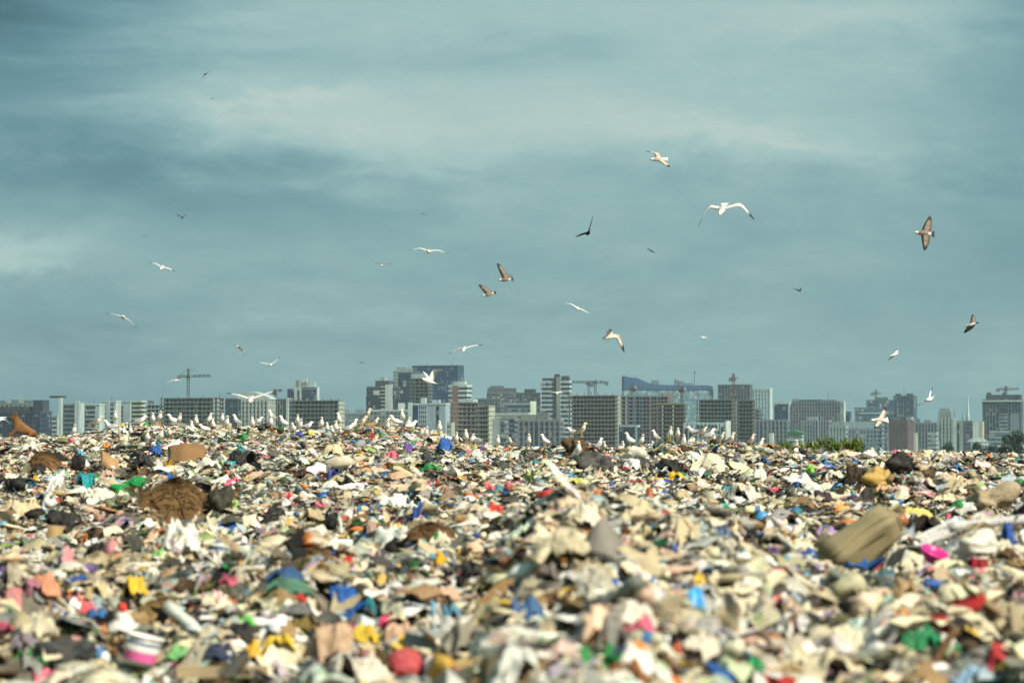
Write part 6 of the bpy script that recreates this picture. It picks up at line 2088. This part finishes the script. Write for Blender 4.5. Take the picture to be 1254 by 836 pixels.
# ---- gulls standing on the ridge
def gull_mesh(pose, scheme):
    """side view profile in metres: x forward, z up"""
    if pose == 'tall':
        P = [(-0.235, 0.115), (-0.16, 0.135), (-0.10, 0.15), (-0.03, 0.175), (0.035, 0.215), (0.07, 0.265), (0.083, 0.31), (0.09, 0.345), (0.10, 0.372), (0.135, 0.375), (0.165, 0.37), (0.19, 0.362)]
    elif pose == 'hunched':
        P = [(-0.27, 0.15), (-0.19, 0.16), (-0.12, 0.17), (-0.04, 0.18), (0.04, 0.195), (0.09, 0.225), (0.11, 0.255), (0.125, 0.278), (0.14, 0.292), (0.17, 0.292), (0.20, 0.286), (0.225, 0.278)]
    else:
        P = [(-0.29, 0.16), (-0.20, 0.165), (-0.12, 0.17), (-0.04, 0.18), (0.05, 0.2), (0.10, 0.24), (0.12, 0.28), (0.135, 0.315), (0.15, 0.335), (0.185, 0.335), (0.212, 0.33), (0.238, 0.322)]
    rw = [0.012, 0.034, 0.058, 0.076, 0.078, 0.058, 0.042, 0.038, 0.04, 0.03, 0.011, 0.003]
    rh = [0.006, 0.022, 0.046, 0.068, 0.072, 0.054, 0.042, 0.038, 0.038, 0.03, 0.012, 0.004]
    sp = np.array([(x, 0, z) for x, z in P])
    n = 12
    V, F = tube_mesh(sp, rw, rh, np.array([0, 0, 1.0]), n)
    C_ = []
    back, body = {'adult': (GRYF * 0.85, WHT), 'young': (BRNF * 0.9, MOT), 'white': (WHT * 0.92, WHT)}[scheme]
    for i in range(len(P)):
        for j in range(n):
            sn = math.sin(2 * math.pi * j / n)
            if i >= 10:
                c = YELB
            elif i == 0:
                c = BLKF
            elif i <= 4 and sn > -0.25:
                c = back if i > 1 else BLKF
            else:
                c = body
            C_.append(c)
    for sy in (-0.03, 0.03):
        lv, lf = tube_mesh(np.array([(0.0, sy, 0.13), (0.01, sy, 0.06), (0.005, sy, 0.0), (0.05, sy, -0.005)]), [0.009, 0.007, 0.007, 0.012], [0.009, 0.007, 0.007, 0.004], np.array([0.1, 1.0, 0.1]), 6)
        b = len(V)
        V += lv
        F += [tuple(b + q for q in f) for f in lf]
        C_ += [YELB * 0.9] * len(lv)
    C_ = np.concatenate([np.array(C_), np.ones((len(C_), 1))], 1)
    me = mesh_np('gull', np.array(V), F, True, C_)
    bm = bmesh.new(); bm.from_mesh(me); bmesh.ops.recalc_face_normals(bm, faces=bm.faces); bm.to_mesh(me); bm.free()
    me.materials.append(M['bird'])
    return me


GM = {(p_, s__): gull_mesh(p_, s__) for p_ in ('tall', 'hunched', 'lean') for s__ in ('adult', 'young', 'white')}
# x, y of the feet, heading (0 faces right in the view, 90 away, 270 towards the viewer), pose, plumage
GULLS = [(90, 536, 300, 'tall', 'adult'), (117, 525, 20, 'lean', 'young'), (141, 518, 280, 'tall', 'white'), (136, 530, 200, 'lean', 'adult'), (153, 531, 290, 'hunched', 'white'), (160, 537, 270, 'tall', 'white'),
         (171, 523, 15, 'hunched', 'adult'), (187, 521, 280, 'tall', 'white'), (195, 519, 300, 'tall', 'adult'), (213, 523, 210, 'lean', 'white'), (219, 521, 300, 'tall', 'white'), (235, 533, 270, 'tall', 'white'),
         (240, 525, 280, 'tall', 'white'), (251, 532, 190, 'hunched', 'white'), (255, 523, 320, 'tall', 'adult'), (261, 529, 260, 'tall', 'white'), (272, 521, 280, 'tall', 'adult'), (277, 527, 300, 'tall', 'white'),
         (291, 523, 200, 'tall', 'adult'), (180, 545, 280, 'tall', 'white'), (196, 544, 290, 'tall', 'white'), (207, 538, 270, 'hunched', 'white'), (309, 527, 275, 'tall', 'white'), (315, 524, 340, 'hunched', 'adult'),
         (334, 517, 200, 'tall', 'adult'), (331, 527, 275, 'tall', 'white'), (348, 525, 170, 'tall', 'white'), (364, 523, 285, 'tall', 'white'), (359, 533, 270, 'hunched', 'white'), (367, 529, 300, 'tall', 'white'),
         (376, 529, 20, 'hunched', 'adult'), (393, 528, 280, 'tall', 'white'), (401, 533, 265, 'tall', 'white'), (406, 536, 275, 'hunched', 'white'), (411, 533, 280, 'tall', 'white'), (416, 536, 270, 'hunched', 'white'),
         (416, 523, 240, 'tall', 'adult'), (426, 532, 10, 'hunched', 'adult'), (432, 529, 350, 'tall', 'adult'), (441, 526, 20, 'lean', 'young'), (449, 515, 20, 'tall', 'young'), (457, 526, 25, 'lean', 'young'),
         (470, 528, 20, 'lean', 'young'), (474, 530, 290, 'tall', 'white'), (486, 524, 190, 'lean', 'white'), (493, 518, 260, 'tall', 'adult'), (499, 526, 310, 'tall', 'white'), (503, 529, 20, 'hunched', 'white'),
         (521, 539, 300, 'tall', 'adult'), (513, 539, 10, 'lean', 'young'), (538, 533, 275, 'tall', 'white'), (545, 549, 270, 'tall', 'white'), (558, 546, 280, 'tall', 'white'), (571, 543, 260, 'tall', 'adult'),
         (577, 546, 320, 'tall', 'adult'), (585, 547, 160, 'hunched', 'adult'), (609, 549, 280, 'tall', 'white'), (628, 551, 170, 'tall', 'young'), (647, 549, 275, 'tall', 'adult'), (668, 547, 200, 'tall', 'white'),
         (702, 536, 190, 'hunched', 'adult'), (712, 535, 15, 'tall', 'young'), (733, 552, 30, 'tall', 'adult'), (739, 555, 270, 'hunched', 'white'), (708, 561, 275, 'tall', 'white'), (762, 552, 280, 'hunched', 'white'),
         (772, 547, 170, 'tall', 'white'), (785, 548, 300, 'tall', 'white'), (804, 542, 200, 'tall', 'adult'), (820, 540, 285, 'tall', 'adult'), (830, 539, 275, 'tall', 'adult'), (837, 549, 280, 'tall', 'adult'),
         (849, 536, 200, 'hunched', 'adult'), (859, 536, 15, 'lean', 'young'), (868, 540, 20, 'lean', 'adult'), (873, 544, 280, 'hunched', 'white'), (882, 544, 10, 'tall', 'young'), (894, 547, 20, 'tall', 'young'),
         (919, 547, 15, 'tall', 'young'), (930, 552, 340, 'tall', 'adult'), (974, 553, 280, 'hunched', 'white')]
BEHIND = [(65, 'the dark glass office'), (100, 'the leftmost white flats'), (126, 'the curved glass bay'), (147, 'the stacked dark balconies'), (162, 'the plain white gable'), (178, 'the yellowish balconies'), (199, 'the low grey glazed frame'),
          (228, 'the crane building, left half'), (278, 'the crane building, right half'), (296, 'the dark teal glass tower'), (336, 'the arched roof block'), (356, 'the dark windowed slab'), (390, 'the glazed frame, left half'),
          (422, 'the glazed frame, right half'), (450, 'the sky gap flats'), (480, 'the stepped tower'), (506, 'the dark glass tower'), (549, 'the blue striped white office'), (590, 'the brownish unfinished block'), (640, 'the dark blue glazed bays'),
          (690, 'the lilac grey flats'), (758, 'the long grey pink frame'), (786, 'the small dark glazed office'), (818, 'the coloured shafts'), (840, 'the brown gridded frame'), (895, 'the round dark openings'), (945, 'the grey blue flats'), (1254, 'the green roofed house')]
FACE = lambda a: 'facing right' if a < 45 or a > 315 else 'facing left' if 135 < a < 225 else 'facing the viewer' if a > 225 else 'facing away'
WORD = {'adult': 'grey backed gull', 'young': 'brownish gull', 'white': 'all white gull'}
PW = {'tall': 'upright', 'hunched': 'hunched', 'lean': 'stretched'}
lab_n = {}
for (gx, gy, ga, po, sc_) in GULLS:
    bt = next(t_ for x_, t_ in BEHIND if gx <= x_)
    lab_n.setdefault((WORD[sc_], PW[po], FACE(ga), bt), []).append((gx, gy))
for i, (gx, gy, ga, po, sc_) in enumerate(GULLS):
    key = (WORD[sc_], PW[po], FACE(ga), next(t_ for x_, t_ in BEHIND if gx <= x_))
    grp = sorted(lab_n[key])
    lead = ''
    if len(grp) > 1:
        kx = grp.index((gx, gy))
        lead = {2: ['left ', 'right '], 3: ['left ', 'middle ', 'right ']}.get(len(grp), ['first ', 'second ', 'third ', 'fourth ', 'fifth ', 'sixth '])[kx]
    lab = f'{lead}{key[1]} {key[0]} {key[2]}, standing before {key[3]}'
    # find the ground under the feet; birds on the skyline stand on the crest
    p = hit(gx, gy)
    if p[1] >= 77.5 or gy < np.interp(gx, [c[0] for c in CREST], [c[1] for c in CREST]) + 6:
        dq = 76.5
        q = at(gx, gy, dq)
    else:
        dq = p[1]
        q = at(gx, gy, dq)
    o = obj('gull', GM[(po, sc_)], None, None, None, tuple(q))
    k_ = 0.91 + 0.08 * math.sin(i * 2.3)
    o.scale = (k_, k_, k_)
    o.rotation_euler = (0, 0, math.radians(ga + 6 * math.sin(i * 5.1)))
    tag(o, lab, 'gull', 'gulls standing along the ridge')
    gz = float(Z(q[0], dq))
    PERCH = globals().setdefault('PERCHES', [])
    PERCH.append((q[0], dq, q[2], gz))


# ---- the brown dog lying on the ridge
def dog():
    d = 77.0
    s = d / FPX
    root_p = at(30, 535, d)
    CLEAR.append((28, d, 44))
    CLEAR.append((28, d - 1.0, 44))
    CLEAR.append((28, d - 1.9, 44))
    J = {}
    # pixel joints (x, y) with a depth step in metres
    def j(n, x, y, r, dep=0.0):
        q = at(x, y, d) - root_p
        J[n] = (len(J), (q[0], q[1] + dep, q[2]), r)
    j('pelvis', 38.5, 530.2, 0.13)
    j('loin', 32, 526.8, 0.13)
    j('chest', 24.0, 522.0, 0.14)
    j('withers', 22.0, 518.2, 0.125)
    j('neck', 20.0, 513.6, 0.088)
    j('skull', 17.6, 509.6, 0.072)
    j('muzzle', 13.8, 511.6, 0.04)
    j('nose', 11.6, 512.8, 0.027)
    j('rump', 42.8, 531.0, 0.085)
    j('tail1', 44.5, 533.5, 0.026)
    j('tail2', 47.2, 536.0, 0.02)
    j('thigh', 38.5, 531.5, 0.1, -0.12)
    j('hock', 36.0, 535.0, 0.04, -0.16)
    j('hpaw', 32.5, 535.8, 0.03, -0.17)
    j('thigh_b', 40.5, 531.8, 0.075, 0.11)
    j('hpaw_b', 38.5, 536.0, 0.035, 0.15)
    j('elbow', 19.0, 527.8, 0.062, -0.1)
    j('wrist', 15.5, 531.3, 0.042, -0.12)
    j('fpaw', 11.5, 532.3, 0.036, -0.14)
    j('elbow_b', 18.0, 527.0, 0.055, 0.1)
    j('fpaw_b', 13.5, 531.8, 0.036, 0.12)
    j('ear', 19.8, 506.4, 0.03, -0.06)
    j('ear_t', 21.6, 508.2, 0.016, -0.09)
    j('ear_b', 18.2, 505.8, 0.026, 0.06)
    E = [('pelvis', 'loin'), ('loin', 'chest'), ('chest', 'withers'), ('withers', 'neck'), ('neck', 'skull'), ('skull', 'muzzle'), ('muzzle', 'nose'), ('pelvis', 'rump'), ('rump', 'tail1'), ('tail1', 'tail2'),
         ('pelvis', 'thigh'), ('thigh', 'hock'), ('hock', 'hpaw'), ('pelvis', 'thigh_b'), ('thigh_b', 'hpaw_b'), ('chest', 'elbow'), ('elbow', 'wrist'), ('wrist', 'fpaw'), ('chest', 'elbow_b'), ('elbow_b', 'fpaw_b'),
         ('skull', 'ear'), ('ear', 'ear_t'), ('skull', 'ear_b')]
    me = bpy.data.meshes.new('dog')
    me.from_pydata([v[1] for v in J.values()], [(J[a][0], J[b][0]) for a, b in E], [])
    o = bpy.data.objects.new('dog', me)
    o.location = tuple(root_p)
    o.color = lin((122, 84, 48))
    link(o)
    sk = o.modifiers.new('skin', 'SKIN')
    sk.use_smooth_shade = True
    for v in J.values():
        sv = me.skin_vertices[0].data[v[0]]
        sv.radius = (v[2], v[2])
        sv.use_root = v[0] == 0
    sb = o.modifiers.new('smooth', 'SUBSURF')
    sb.levels = sb.render_levels = 2
    me.materials.append(M['fur'])
    tag(o, 'brown dog resting with raised head on the left end of the ridge', 'dog')
    m = MB()
    P, F = sphere_pts(12, 8)
    for nm, r_ in (('nose', 0.027),):
        c = np.array(J[nm][1]) + np.array([-0.012, 0, 0.004])
        nb = obj('nose', mesh_np('nose', P * r_ + c, F, True), M['fur'], o, lin((26, 22, 20)))
    c = (np.array(J['muzzle'][1]) * 0.6 + np.array(J['nose'][1]) * 0.4)
    obj('dark_muzzle', mesh_np('muzzle', P * np.array([0.05, 0.042, 0.038]) + c, F, True), M['fur'], o, lin((58, 42, 30)))
    return o


dog()

# heaps of waste under the birds that stand above the general level
loose = stuff_litter(310000)
